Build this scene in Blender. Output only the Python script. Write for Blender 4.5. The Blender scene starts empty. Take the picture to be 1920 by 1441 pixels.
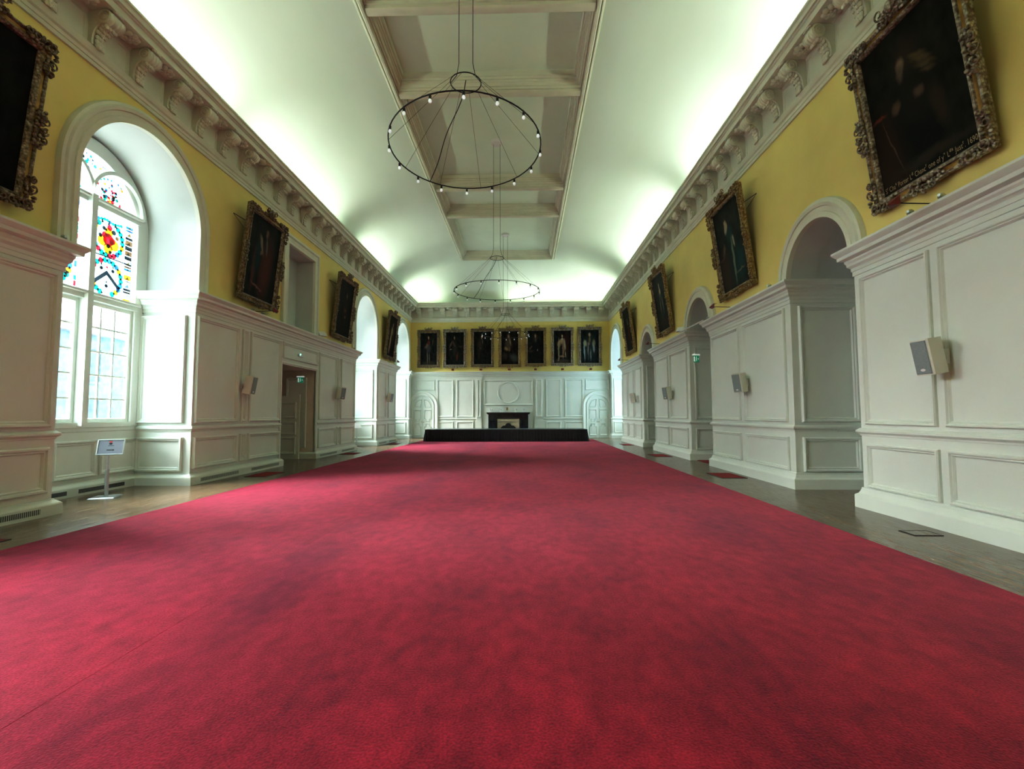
import bpy, bmesh, math, random
from mathutils import Vector, Matrix
random.seed(7)
scene = bpy.context.scene
COL = scene.collection
PI = math.pi
R_ = math.radians

# ------------------------------------------------------------------ materials
def new_mat(name):
    m = bpy.data.materials.new(name); m.use_nodes = True
    nt = m.node_tree
    return m, nt, nt.nodes.get('Principled BSDF')

def plain(name, col, rough=0.5, metal=0.0, var=0.06, scale=3.0, bump=0.0, bscale=60.0, spec=0.5, emit=None, estr=0.0, stretch=(1, 1, 1)):
    m, nt, b = new_mat(name); N = nt.nodes; L = nt.links
    b.inputs['Roughness'].default_value = rough
    b.inputs['Metallic'].default_value = metal
    b.inputs['Specular IOR Level'].default_value = spec
    tc = N.new('ShaderNodeTexCoord')
    mp = N.new('ShaderNodeMapping'); mp.inputs['Scale'].default_value = stretch
    L.new(tc.outputs['Object'], mp.inputs['Vector'])
    ns = N.new('ShaderNodeTexNoise'); ns.inputs['Scale'].default_value = scale; ns.inputs['Detail'].default_value = 5
    L.new(mp.outputs[0], ns.inputs['Vector'])
    cr = N.new('ShaderNodeValToRGB')
    cr.color_ramp.elements[0].position = 0.3; cr.color_ramp.elements[1].position = 0.7
    cr.color_ramp.elements[0].color = (*[c * (1 - var) for c in col], 1)
    cr.color_ramp.elements[1].color = (*[min(1, c * (1 + var)) for c in col], 1)
    L.new(ns.outputs['Fac'], cr.inputs['Fac']); L.new(cr.outputs['Color'], b.inputs['Base Color'])
    if bump > 0:
        n2 = N.new('ShaderNodeTexNoise'); n2.inputs['Scale'].default_value = bscale; n2.inputs['Detail'].default_value = 4
        L.new(mp.outputs[0], n2.inputs['Vector'])
        bp = N.new('ShaderNodeBump'); bp.inputs['Strength'].default_value = bump; bp.inputs['Distance'].default_value = 0.02
        L.new(n2.outputs['Fac'], bp.inputs['Height']); L.new(bp.outputs['Normal'], b.inputs['Normal'])
    if emit:
        b.inputs['Emission Color'].default_value = (*emit, 1); b.inputs['Emission Strength'].default_value = estr
    return m

M = {}
M['white'] = plain('panel_paint', (0.695, 0.745, 0.68), 0.42, var=0.025, scale=1.3, bump=0.04, bscale=40, spec=0.4)
M['plaster'] = plain('reveal_plaster', (0.585, 0.625, 0.59), 0.7, var=0.03, scale=1.5, bump=0.05, bscale=30)
M['cornice'] = plain('cornice_plaster', (0.70, 0.715, 0.60), 0.6, var=0.04, scale=2.5, bump=0.05, bscale=50)
M['yellow'] = plain('ochre_wall_paint', (0.80, 0.668, 0.25), 0.65, var=0.05, scale=0.9, bump=0.06, bscale=90)
M['ceiling'] = plain('ceiling_plaster', (0.62, 0.70, 0.62), 0.75, var=0.035, scale=0.8, bump=0.12, bscale=6, stretch=(1, 0.35, 1))
M['coffer'] = plain('coffer_plaster', (0.72, 0.84, 0.70), 0.75, var=0.03, scale=1.0)
M['black_cloth'] = plain('black_skirt_cloth', (0.006, 0.006, 0.008), 0.75, var=0.4, scale=8)
M['black_deck'] = plain('stage_deck', (0.05, 0.07, 0.085), 0.35, var=0.2, scale=3)
M['black_marble'] = plain('black_marble', (0.018, 0.022, 0.03), 0.22, var=0.4, scale=5)
M['cream_marble'] = plain('cream_marble', (0.62, 0.58, 0.44), 0.35, var=0.1, scale=4)
M['iron'] = plain('cast_iron', (0.012, 0.012, 0.012), 0.6, var=0.3, scale=12)
M['steel'] = plain('brushed_steel', (0.55, 0.60, 0.62), 0.33, 0.85, var=0.06, scale=20)
M['dark_metal'] = plain('dark_metal', (0.03, 0.03, 0.032), 0.45, 0.6, var=0.2, scale=20)
M['speaker_white'] = plain('speaker_cabinet_white', (0.70, 0.70, 0.62), 0.5, var=0.03)
M['speaker_grille'] = plain('speaker_grille_grey', (0.29, 0.34, 0.34), 0.6, 0.2, var=0.15, scale=90, bump=0.3, bscale=300)
M['badge'] = plain('badge_white', (0.85, 0.85, 0.85), 0.4, var=0.02)
M['red_paint'] = plain('red_lamp_paint', (0.16, 0.012, 0.010), 0.45, var=0.2, scale=10)
M['gold_inner'] = plain('lamp_reflector_gold', (0.62, 0.46, 0.16), 0.4, 0.3, var=0.1, scale=10)
M['rug_red'] = plain('floor_box_red_carpet', (0.26, 0.014, 0.016), 0.9, var=0.2, scale=30, bump=0.3, bscale=200)
M['sign_face'] = plain('sign_paper', (0.22, 0.245, 0.30), 0.5, var=0.02)
M['black_ink'] = plain('black_ink', (0.01, 0.01, 0.012), 0.6)
M['red_ink'] = plain('red_ink', (0.5, 0.03, 0.03), 0.6)
M['green_sign'] = plain('exit_green', (0.01, 0.17, 0.10), 0.4, emit=(0.01, 0.3, 0.17), estr=0.25)
M['white_sign'] = plain('exit_white', (0.8, 0.85, 0.83), 0.4, emit=(0.8, 0.9, 0.85), estr=0.25)
M['led_green'] = plain('led_green', (0.2, 0.9, 0.7), 0.3, emit=(0.2, 1.0, 0.7), estr=3.0)
M['plastic_white'] = plain('white_plastic', (0.72, 0.73, 0.71), 0.4, var=0.02)
M['brass'] = plain('brass', (0.5, 0.36, 0.12), 0.3, 0.9, var=0.1, scale=20)
M['grille_dark'] = plain('vent_grille', (0.10, 0.11, 0.11), 0.6, var=0.5, scale=45, stretch=(1, 3, 0.4))
M['stone_out'] = plain('courtyard_stone', (0.075, 0.13, 0.17), 0.8, var=0.25, scale=0.8)
M['glass_out'] = plain('courtyard_window', (0.022, 0.046, 0.068), 0.3, var=0.3, scale=1.0)
M['paving_out'] = plain('courtyard_paving', (0.60, 0.62, 0.60), 0.8, var=0.1)
M['dark_wood_room'] = plain('passage_paint', (0.72, 0.64, 0.54), 0.6, var=0.06)
M['paint_text'] = plain('painted_lettering', (0.42, 0.33, 0.17), 0.6, var=0.2, scale=20)
M['bulb'] = plain('bulb_glass', (0.75, 0.8, 0.8), 0.08, var=0.02, emit=(0.9, 1, 1), estr=0.3)

def gilt(name, base, alt):
    m, nt, b = new_mat(name); N = nt.nodes; L = nt.links
    tc = N.new('ShaderNodeTexCoord')
    n1 = N.new('ShaderNodeTexNoise'); n1.inputs['Scale'].default_value = 14; n1.inputs['Detail'].default_value = 6
    n2 = N.new('ShaderNodeTexVoronoi'); n2.inputs['Scale'].default_value = 26
    L.new(tc.outputs['Object'], n1.inputs['Vector']); L.new(tc.outputs['Object'], n2.inputs['Vector'])
    cr = N.new('ShaderNodeValToRGB'); e = cr.color_ramp.elements
    e[0].position = 0.35; e[0].color = (*base, 1); e[1].position = 0.62; e[1].color = (*alt, 1)
    L.new(n1.outputs['Fac'], cr.inputs['Fac'])
    mx = N.new('ShaderNodeMix'); mx.data_type = 'RGBA'; mx.blend_type = 'MULTIPLY'; mx.inputs['Factor'].default_value = 0.7
    cr2 = N.new('ShaderNodeValToRGB'); cr2.color_ramp.elements[0].color = (1, 1, 1, 1); cr2.color_ramp.elements[1].color = (0.25, 0.2, 0.15, 1)
    cr2.color_ramp.elements[0].position = 0.2; cr2.color_ramp.elements[1].position = 0.75
    L.new(n2.outputs['Distance'], cr2.inputs['Fac'])
    L.new(cr.outputs['Color'], mx.inputs['A']); L.new(cr2.outputs['Color'], mx.inputs['B'])
    L.new(mx.outputs['Result'], b.inputs['Base Color'])
    b.inputs['Metallic'].default_value = 0.45; b.inputs['Roughness'].default_value = 0.42
    bp = N.new('ShaderNodeBump'); bp.inputs['Strength'].default_value = 0.8; bp.inputs['Distance'].default_value = 0.02
    L.new(n2.outputs['Distance'], bp.inputs['Height']); L.new(bp.outputs['Normal'], b.inputs['Normal'])
    return m
M['gilt_dark'] = gilt('carved_gilt_dark', (0.21, 0.135, 0.06), (0.42, 0.36, 0.25))
M['gilt_silver'] = gilt('carved_gilt_silver', (0.26, 0.19, 0.10), (0.66, 0.63, 0.53))
M['gilt_plain'] = plain('plain_gilding', (0.36, 0.20, 0.045), 0.35, 0.5, var=0.35, scale=7)
M['gilt_edge'] = gilt('gilt_sight_edge', (0.16, 0.10, 0.06), (0.55, 0.48, 0.36))
M['gilt_gold'] = gilt('carved_gilt_gold', (0.34, 0.20, 0.05), (0.58, 0.47, 0.25))

def carpet_mat():
    m, nt, b = new_mat('crimson_carpet'); N = nt.nodes; L = nt.links
    tc = N.new('ShaderNodeTexCoord')
    mp = N.new('ShaderNodeMapping'); mp.inputs['Scale'].default_value = (1.0, 0.6, 1); L.new(tc.outputs['Object'], mp.inputs['Vector'])
    big = N.new('ShaderNodeTexNoise'); big.inputs['Scale'].default_value = 0.85; big.inputs['Detail'].default_value = 9; big.inputs['Roughness'].default_value = 0.68
    L.new(mp.outputs[0], big.inputs['Vector'])
    fine = N.new('ShaderNodeTexNoise'); fine.inputs['Scale'].default_value = 70; fine.inputs['Detail'].default_value = 2
    L.new(tc.outputs['Object'], fine.inputs['Vector'])
    mid = N.new('ShaderNodeTexNoise'); mid.inputs['Scale'].default_value = 9; mid.inputs['Detail'].default_value = 5
    L.new(mp.outputs[0], mid.inputs['Vector'])
    cr = N.new('ShaderNodeValToRGB'); e = cr.color_ramp.elements
    e[0].position = 0.33; e[0].color = (0.165, 0.0055, 0.019, 1); e[1].position = 0.58; e[1].color = (0.305, 0.0125, 0.032, 1)
    L.new(big.outputs['Fac'], cr.inputs['Fac'])
    m1 = N.new('ShaderNodeMix'); m1.data_type = 'RGBA'; m1.blend_type = 'OVERLAY'; m1.inputs['Factor'].default_value = 0.55
    L.new(cr.outputs['Color'], m1.inputs['A']); L.new(mid.outputs['Fac'], m1.inputs['B'])
    m2 = N.new('ShaderNodeMix'); m2.data_type = 'RGBA'; m2.blend_type = 'OVERLAY'; m2.inputs['Factor'].default_value = 0.8
    L.new(m1.outputs['Result'], m2.inputs['A']); L.new(fine.outputs['Fac'], m2.inputs['B'])
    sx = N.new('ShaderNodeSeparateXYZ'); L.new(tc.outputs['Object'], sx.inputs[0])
    hue = N.new('ShaderNodeValToRGB'); he = hue.color_ramp.elements
    he[0].position = 0.0; he[0].color = (0.98, 1.0, 1.35, 1); he[1].position = 1.0; he[1].color = (1.03, 1.05, 0.72, 1)
    hm = N.new('ShaderNodeMapRange'); hm.inputs['From Min'].default_value = -4.5; hm.inputs['From Max'].default_value = 3.5
    L.new(sx.outputs['X'], hm.inputs['Value']); L.new(hm.outputs[0], hue.inputs['Fac'])
    m3 = N.new('ShaderNodeMix'); m3.data_type = 'RGBA'; m3.blend_type = 'MULTIPLY'; m3.inputs['Factor'].default_value = 1.0
    L.new(m2.outputs['Result'], m3.inputs['A']); L.new(hue.outputs['Color'], m3.inputs['B'])
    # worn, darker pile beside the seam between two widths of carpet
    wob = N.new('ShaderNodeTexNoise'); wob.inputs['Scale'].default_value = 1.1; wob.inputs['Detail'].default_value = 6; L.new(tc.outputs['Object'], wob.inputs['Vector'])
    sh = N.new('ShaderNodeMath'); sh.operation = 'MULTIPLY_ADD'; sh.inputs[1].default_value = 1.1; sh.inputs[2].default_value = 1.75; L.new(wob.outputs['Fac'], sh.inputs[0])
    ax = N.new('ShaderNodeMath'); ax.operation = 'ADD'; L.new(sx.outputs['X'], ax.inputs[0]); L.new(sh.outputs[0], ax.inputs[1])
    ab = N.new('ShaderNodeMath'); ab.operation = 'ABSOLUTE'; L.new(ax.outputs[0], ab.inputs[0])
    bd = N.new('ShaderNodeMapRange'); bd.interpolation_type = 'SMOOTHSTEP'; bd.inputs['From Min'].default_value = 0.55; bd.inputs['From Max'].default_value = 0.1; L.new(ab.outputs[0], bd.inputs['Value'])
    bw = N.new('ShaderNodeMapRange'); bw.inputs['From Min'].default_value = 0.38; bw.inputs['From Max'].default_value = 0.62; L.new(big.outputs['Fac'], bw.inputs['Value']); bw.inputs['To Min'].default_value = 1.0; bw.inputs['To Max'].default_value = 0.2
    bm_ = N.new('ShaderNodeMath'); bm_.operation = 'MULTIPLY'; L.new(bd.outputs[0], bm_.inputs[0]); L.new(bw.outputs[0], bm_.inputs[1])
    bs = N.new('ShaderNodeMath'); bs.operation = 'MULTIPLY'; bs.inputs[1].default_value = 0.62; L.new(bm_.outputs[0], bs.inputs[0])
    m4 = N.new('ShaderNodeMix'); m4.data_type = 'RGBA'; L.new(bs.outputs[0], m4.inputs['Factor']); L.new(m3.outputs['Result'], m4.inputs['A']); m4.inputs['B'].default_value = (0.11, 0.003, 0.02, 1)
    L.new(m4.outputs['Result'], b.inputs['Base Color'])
    b.inputs['Roughness'].default_value = 0.95; b.inputs['Specular IOR Level'].default_value = 0.15
    b.inputs['Sheen Weight'].default_value = 0.22; b.inputs['Sheen Tint'].default_value = (1.0, 0.45, 0.6, 1); b.inputs['Sheen Roughness'].default_value = 0.45
    bp = N.new('ShaderNodeBump'); bp.inputs['Strength'].default_value = 0.5; bp.inputs['Distance'].default_value = 0.01
    L.new(fine.outputs['Fac'], bp.inputs['Height']); L.new(bp.outputs['Normal'], b.inputs['Normal'])
    return m
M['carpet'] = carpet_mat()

def floor_mat():
    m, nt, b = new_mat('dark_oak_floor'); N = nt.nodes; L = nt.links
    tc = N.new('ShaderNodeTexCoord')
    mp = N.new('ShaderNodeMapping'); mp.inputs['Rotation'].default_value = (0, 0, PI / 2); L.new(tc.outputs['Object'], mp.inputs['Vector'])
    br = N.new('ShaderNodeTexBrick'); br.inputs['Scale'].default_value = 1.0
    br.inputs['Brick Width'].default_value = 1.4; br.inputs['Row Height'].default_value = 0.085
    br.inputs['Mortar Size'].default_value = 0.003; br.inputs['Bias'].default_value = 0.0
    br.inputs['Color1'].default_value = (0.215, 0.145, 0.090, 1); br.inputs['Color2'].default_value = (0.125, 0.083, 0.052, 1); br.inputs['Mortar'].default_value = (0.03, 0.022, 0.016, 1)
    L.new(mp.outputs[0], br.inputs['Vector'])
    mp2 = N.new('ShaderNodeMapping'); mp2.inputs['Scale'].default_value = (14, 1.2, 1); L.new(tc.outputs['Object'], mp2.inputs['Vector'])
    ns = N.new('ShaderNodeTexNoise'); ns.inputs['Scale'].default_value = 2.2; ns.inputs['Detail'].default_value = 8; L.new(mp2.outputs[0], ns.inputs['Vector'])
    mx = N.new('ShaderNodeMix'); mx.data_type = 'RGBA'; mx.blend_type = 'OVERLAY'; mx.inputs['Factor'].default_value = 0.75
    L.new(br.outputs['Color'], mx.inputs['A']); L.new(ns.outputs['Fac'], mx.inputs['B'])
    L.new(mx.outputs['Result'], b.inputs['Base Color'])
    mr = N.new('ShaderNodeMapRange'); mr.inputs['To Min'].default_value = 0.10; mr.inputs['To Max'].default_value = 0.34
    L.new(ns.outputs['Fac'], mr.inputs['Value']); L.new(mr.outputs[0], b.inputs['Roughness'])
    bp = N.new('ShaderNodeBump'); bp.inputs['Strength'].default_value = 0.12; bp.inputs['Distance'].default_value = 0.01
    L.new(ns.outputs['Fac'], bp.inputs['Height']); L.new(bp.outputs['Normal'], b.inputs['Normal'])
    return m
M['floor'] = floor_mat()

def glass_mat(name, col, gloss=0.06):
    m = bpy.data.materials.new(name); m.use_nodes = True
    nt = m.node_tree; N = nt.nodes; L = nt.links; N.clear()
    o = N.new('ShaderNodeOutputMaterial'); t = N.new('ShaderNodeBsdfTransparent'); g = N.new('ShaderNodeBsdfGlossy'); mx = N.new('ShaderNodeMixShader')
    g.inputs['Roughness'].default_value = 0.05
    ns = N.new('ShaderNodeTexNoise'); ns.inputs['Scale'].default_value = 9; ns.inputs['Detail'].default_value = 3
    tc = N.new('ShaderNodeTexCoord'); L.new(tc.outputs['Object'], ns.inputs['Vector'])
    cr = N.new('ShaderNodeValToRGB'); cr.color_ramp.elements[0].color = (*[c * 0.75 for c in col], 1); cr.color_ramp.elements[1].color = (*[min(1, c * 1.15) for c in col], 1)
    cr.color_ramp.elements[0].position = 0.35; cr.color_ramp.elements[1].position = 0.6
    L.new(ns.outputs['Fac'], cr.inputs['Fac']); L.new(cr.outputs['Color'], t.inputs['Color'])
    mx.inputs[0].default_value = gloss
    L.new(t.outputs[0], mx.inputs[1]); L.new(g.outputs[0], mx.inputs[2]); L.new(mx.outputs[0], o.inputs['Surface'])
    return m
M['glass'] = glass_mat('clear_window_glass', (0.93, 0.97, 1.0))
SG = [glass_mat('stained_pale', (0.80, 0.84, 0.88)), glass_mat('stained_green', (0.0, 0.12, 0.10)), glass_mat('stained_red', (0.32, 0.004, 0.012)),
      glass_mat('stained_blue', (0.01, 0.07, 0.22)), glass_mat('stained_amber', (0.36, 0.15, 0.004)), glass_mat('stained_lead', (0.005, 0.008, 0.01)),
      glass_mat('stained_brown', (0.06, 0.03, 0.012)), glass_mat('stained_silver', (0.16, 0.20, 0.22))]

def canvas_mat(name, bg, blobs, warm=0.0):
    sm = 1.4 if name == 'oil_right_near' else 1.25
    blobs = [(a, b_, c, d, e, f, min(.95, g * sm)) for a, b_, c, d, e, f, g in blobs]
    """dark oil painting: soft blobs (cx, cy, rx, ry, angle, colour, softness) laid over a dark ground, in canvas UV"""
    m, nt, b = new_mat(name); N = nt.nodes; L = nt.links
    uv = N.new('ShaderNodeUVMap')
    ns = N.new('ShaderNodeTexNoise'); ns.inputs['Scale'].default_value = 7; ns.inputs['Detail'].default_value = 5; L.new(uv.outputs[0], ns.inputs['Vector'])
    vs = N.new('ShaderNodeVectorMath'); vs.operation = 'SUBTRACT'; vs.inputs[1].default_value = (0.5, 0.5, 0.5); L.new(ns.outputs['Color'], vs.inputs[0])
    sc = N.new('ShaderNodeVectorMath'); sc.operation = 'SCALE'; sc.inputs['Scale'].default_value = 0.09; L.new(vs.outputs[0], sc.inputs[0])
    ad = N.new('ShaderNodeVectorMath'); ad.operation = 'ADD'; L.new(uv.outputs[0], ad.inputs[0]); L.new(sc.outputs[0], ad.inputs[1])
    cr = N.new('ShaderNodeValToRGB'); cr.color_ramp.elements[0].color = (*[c * 0.45 for c in bg], 1); cr.color_ramp.elements[1].color = (*[c * 1.7 for c in bg], 1)
    cr.color_ramp.elements[0].position = 0.35; cr.color_ramp.elements[1].position = 0.7
    L.new(ns.outputs['Fac'], cr.inputs['Fac'])
    cur = cr.outputs['Color']
    for (cx, cy, rx, ry, ang, col, soft) in blobs:
        mp = N.new('ShaderNodeMapping'); mp.vector_type = 'TEXTURE'
        mp.inputs['Location'].default_value = (cx, cy, 0); mp.inputs['Rotation'].default_value = (0, 0, R_(ang)); mp.inputs['Scale'].default_value = (rx, ry, 1)
        L.new(ad.outputs[0], mp.inputs['Vector'])
        sp = N.new('ShaderNodeSeparateXYZ'); L.new(mp.outputs[0], sp.inputs[0])
        cb = N.new('ShaderNodeCombineXYZ'); L.new(sp.outputs[0], cb.inputs[0]); L.new(sp.outputs[1], cb.inputs[1])
        ln = N.new('ShaderNodeVectorMath'); ln.operation = 'LENGTH'; L.new(cb.outputs[0], ln.inputs[0])
        mr = N.new('ShaderNodeMapRange'); mr.interpolation_type = 'SMOOTHSTEP'
        mr.inputs['From Min'].default_value = 1.0 + soft; mr.inputs['From Max'].default_value = 1.0 - soft
        L.new(ln.outputs['Value'], mr.inputs['Value'])
        mx = N.new('ShaderNodeMix'); mx.data_type = 'RGBA'; L.new(mr.outputs[0], mx.inputs['Factor'])
        L.new(cur, mx.inputs['A']); mx.inputs['B'].default_value = (*col, 1)
        cur = mx.outputs['Result']
    L.new(cur, b.inputs['Base Color'])
    b.inputs['Roughness'].default_value = 0.5; b.inputs['Specular IOR Level'].default_value = 0.06
    return m

# ------------------------------------------------------------------ mesh helpers
class MB:
    def __init__(s): s.v = []; s.f = []; s.m = []; s.uv = None
    def add(s, pts, faces, mi=0):
        o = len(s.v); s.v += [tuple(p) for p in pts]
        for f in faces: s.f.append([i + o for i in f]); s.m.append(mi)
    def poly(s, pts, mi=0): s.add(pts, [list(range(len(pts)))], mi)
    def box(s, x0, x1, y0, y1, z0, z1, mi=0):
        p = [(x0, y0, z0), (x1, y0, z0), (x1, y1, z0), (x0, y1, z0), (x0, y0, z1), (x1, y0, z1), (x1, y1, z1), (x0, y1, z1)]
        s.add(p, [[0, 3, 2, 1], [4, 5, 6, 7], [0, 1, 5, 4], [1, 2, 6, 5], [2, 3, 7, 6], [3, 0, 4, 7]], mi)
    def mbox(s, mp, u0, u1, v0, v1, h0, h1, mi=0):
        p = [mp(u, v, h) for h in (h0, h1) for (u, v) in ((u0, v0), (u1, v0), (u1, v1), (u0, v1))]
        s.add(p, [[0, 3, 2, 1], [4, 5, 6, 7], [0, 1, 5, 4], [1, 2, 6, 5], [2, 3, 7, 6], [3, 0, 4, 7]], mi)
    def grid(s, rows, closed=False, mi=0):
        """rows: list of equal-length point lists"""
        n = len(rows[0]); o = len(s.v)
        for r in rows: s.v += [tuple(p) for p in r]
        for i in range(len(rows) - 1):
            for j in range(n if closed else n - 1):
                k = (j + 1) % n
                s.f.append([o + i * n + j, o + i * n + k, o + (i + 1) * n + k, o + (i + 1) * n + j]); s.m.append(mi)
    def tube(s, path, r, seg=8, mi=0, cap=True, closed=False):
        P = [Vector(p) for p in path]; n = len(P); rows = []
        up = None
        for i in range(n):
            if closed: t = (P[(i + 1) % n] - P[i - 1])
            else: t = P[min(i + 1, n - 1)] - P[max(i - 1, 0)]
            t.normalize()
            if up is None: up = t.orthogonal().normalized()
            a = (up - t * up.dot(t)); a.normalize(); up = a; b = t.cross(a)
            rr = r[i] if isinstance(r, (list, tuple)) else r
            rows.append([P[i] + (a * math.cos(2 * PI * k / seg) + b * math.sin(2 * PI * k / seg)) * rr for k in range(seg)])
        if closed: rows.append(rows[0])
        s.grid(rows, True, mi)
        if cap and not closed:
            s.poly(rows[0][::-1], mi); s.poly(rows[-1], mi)
    def blob(s, c, rx, ry, rz, seg=8, rings=5, mi=0, rot=None):
        rows = []
        for i in range(rings + 1):
            a = PI * i / rings
            row = []
            for k in range(seg):
                t = 2 * PI * k / seg
                v = Vector((rx * math.sin(a) * math.cos(t), ry * math.sin(a) * math.sin(t), rz * math.cos(a)))
                if rot is not None: v = rot @ v
                row.append(v + Vector(c))
            rows.append(row)
        s.grid(rows, True, mi)
    def lathe(s, c, prof, seg=20, mi=0, axis='z'):
        rows = []
        for (r, h) in prof:
            row = []
            for k in range(seg):
                t = 2 * PI * k / seg; a, b = r * math.cos(t), r * math.sin(t)
                row.append({'z': (c[0] + a, c[1] + b, c[2] + h), 'x': (c[0] + h, c[1] + a, c[2] + b), 'y': (c[0] + a, c[1] + h, c[2] + b)}[axis])
            rows.append(row)
        s.grid(rows, True, mi)
    def sweep_plan(s, pts, prof, mi=0, inner=None):
        """mouldings along a plan polyline; outward is to the right of travel; prof = (out, z)"""
        n = len(pts); P = [Vector((p[0], p[1])) for p in pts]; offs = []
        def nrm(a, b): d = (b - a).normalized(); return Vector((d.y, -d.x))
        for i in range(n):
            ns = []
            if i > 0: ns.append(nrm(P[i - 1], P[i]))
            if i < n - 1: ns.append(nrm(P[i], P[i + 1]))
            if len(ns) == 1: offs.append(ns[0])
            else:
                m = ns[0] + ns[1]; offs.append(m / (m.dot(ns[0])))
        for i in range(n - 1):
            rows = [[(P[k].x + offs[k].x * o, P[k].y + offs[k].y * o, z) for k in (i, i + 1)] for (o, z) in prof]
            s.grid(rows, False, mi)
        for k in (0, n - 1):
            s.poly([(P[k].x + offs[k].x * o, P[k].y + offs[k].y * o, z) for (o, z) in prof], mi)
    def frame(s, mp, u0, u1, v0, v1, prof, mi=0):
        rows = []
        for (d, h) in prof:
            r = [mp(u0 + d, v0 + d, h), mp(u1 - d, v0 + d, h), mp(u1 - d, v1 - d, h), mp(u0 + d, v1 - d, h)]
            rows.append(r)
        s.grid(rows, True, mi)
    def arch(s, mp, uc, r, vs, vb, prof, n=28, mi=0):
        rows = []
        for (d, h) in prof:
            q = r + d
            row = [mp(uc - q, vb, h)] + [mp(uc - q * math.cos(PI * k / n), vs + q * math.sin(PI * k / n), h) for k in range(n + 1)] + [mp(uc + q, vb, h)]
            rows.append(row)
        s.grid(rows, False, mi)
    def ring(s, mp, uc, vc, r, prof, n=40, mi=0):
        s.grid([[mp(uc + (r + d) * math.cos(2 * PI * k / n), vc + (r + d) * math.sin(2 * PI * k / n), h) for k in range(n)] for (d, h) in prof], True, mi)
    def wall(s, mp, u0, u1, v0, v1, holes, mi=0, n=28):
        u = u0
        for hl in sorted(holes, key=lambda h: h[1] - (h[2] if h[0] == 'arch' else 0)):
            if hl[0] == 'arch':
                _, uc, r, vs, vb = hl; a, b = uc - r, uc + r
                top = [(uc - r * math.cos(PI * k / n), vs + r * math.sin(PI * k / n)) for k in range(n + 1)]
            else:
                _, a, b, vb, vt = hl; top = [(a, vt), (b, vt)]
            s.poly([mp(u, v0, 0), mp(a, v0, 0), mp(a, v1, 0), mp(u, v1, 0)], mi)
            if vb > v0: s.poly([mp(a, v0, 0), mp(b, v0, 0), mp(b, vb, 0), mp(a, vb, 0)], mi)
            for k in range(len(top) - 1):
                (p, q), (p2, q2) = top[k], top[k + 1]
                s.poly([mp(p, q, 0), mp(p2, q2, 0), mp(p2, v1, 0), mp(p, v1, 0)], mi)
            u = b
        s.poly([mp(u, v0, 0), mp(u1, v0, 0), mp(u1, v1, 0), mp(u, v1, 0)], mi)
    def build(s, name, mat, parent=None, smooth=False, angle=None, loc=None):
        me = bpy.data.meshes.new(name)
        me.from_pydata(s.v, [], s.f); me.update()
        mats = mat if isinstance(mat, (list, tuple)) else [mat]
        for q in mats: me.materials.append(q)
        if len(mats) > 1:
            me.polygons.foreach_set('material_index', s.m)
        bm = bmesh.new(); bm.from_mesh(me)
        bmesh.ops.remove_doubles(bm, verts=bm.verts, dist=1e-5)
        bmesh.ops.recalc_face_normals(bm, faces=bm.faces)
        bm.to_mesh(me); bm.free()
        if smooth:
            me.polygons.foreach_set('use_smooth', [True] * len(me.polygons))
            if angle is not None: me.set_sharp_from_angle(angle=R_(angle))
        o = bpy.data.objects.new(name, me); COL.objects.link(o)
        if parent is not None: o.parent = parent
        if loc is not None: o.location = loc
        return o

def tag(o, label=None, cat=None, group=None, kind=None):
    if label: o['label'] = label
    if cat: o['category'] = cat
    if group: o['group'] = group
    if kind: o['kind'] = kind
    return o
def structure(o, label=None, cat=None):
    return tag(o, label, cat, kind='structure')
def empty(name, loc=(0, 0, 0), rot=(0, 0, 0)):
    o = bpy.data.objects.new(name, None); COL.objects.link(o); o.location = loc; o.rotation_euler = rot; o.empty_display_size = 0.2
    return o
KIDS = {}
def copy_tree(o, parent=None):
    c = o.copy(); COL.objects.link(c)
    if parent is not None: c.parent = parent
    for ch in list(o.children): copy_tree(ch, c)
    return c

def LW(X0): return lambda u, v, h: (X0 + h, u, v)        # faces +X, u = Y
def RW(X0): return lambda u, v, h: (X0 - h, u, v)        # faces -X, u = Y
def FW(Y0): return lambda u, v, h: (u, Y0 - h, v)        # faces -Y, u = X
def BW(Y0): return lambda u, v, h: (u, Y0 + h, v)        # faces +Y, u = X

# ------------------------------------------------------------------ dimensions
XL, XR, YF, YN = -7.75, 5.80, 32.60, -4.0
WL, WR, WF = -7.66, 5.78, 32.50        # faces of the wainscot
ZW = 4.45                               # top of wainscot
WINC = (2.58, 9.47, 23.25, 30.25)       # left window centres
WR_IN, WSP = 1.55, 5.83
NICHE = (15.35, 17.3, 4.45, 7.2)
XG = -9.05                              # plane of the left windows
RGAP = ((8.46, 10.50), (15.02, 16.92), (21.50, 23.50))
RA = (9.49, 15.92, 22.50); RA_R, RA_SP = 1.0, 4.40
R4 = (30.18, 1.55, 5.35)                # far right window arch: centre, radius, spring
XRB = 7.30                              # back of the right recesses

# ------------------------------------------------------------------ floor, walls
mb = MB(); mb.poly([(-10.2, YN, 0), (8.2, YN, 0), (8.2, 33.0, 0), (-10.2, 33.0, 0)])
floor = structure(mb.build('floor', M['floor']), 'dark brown polished wooden floor bordering the red carpet', 'floor')

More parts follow.
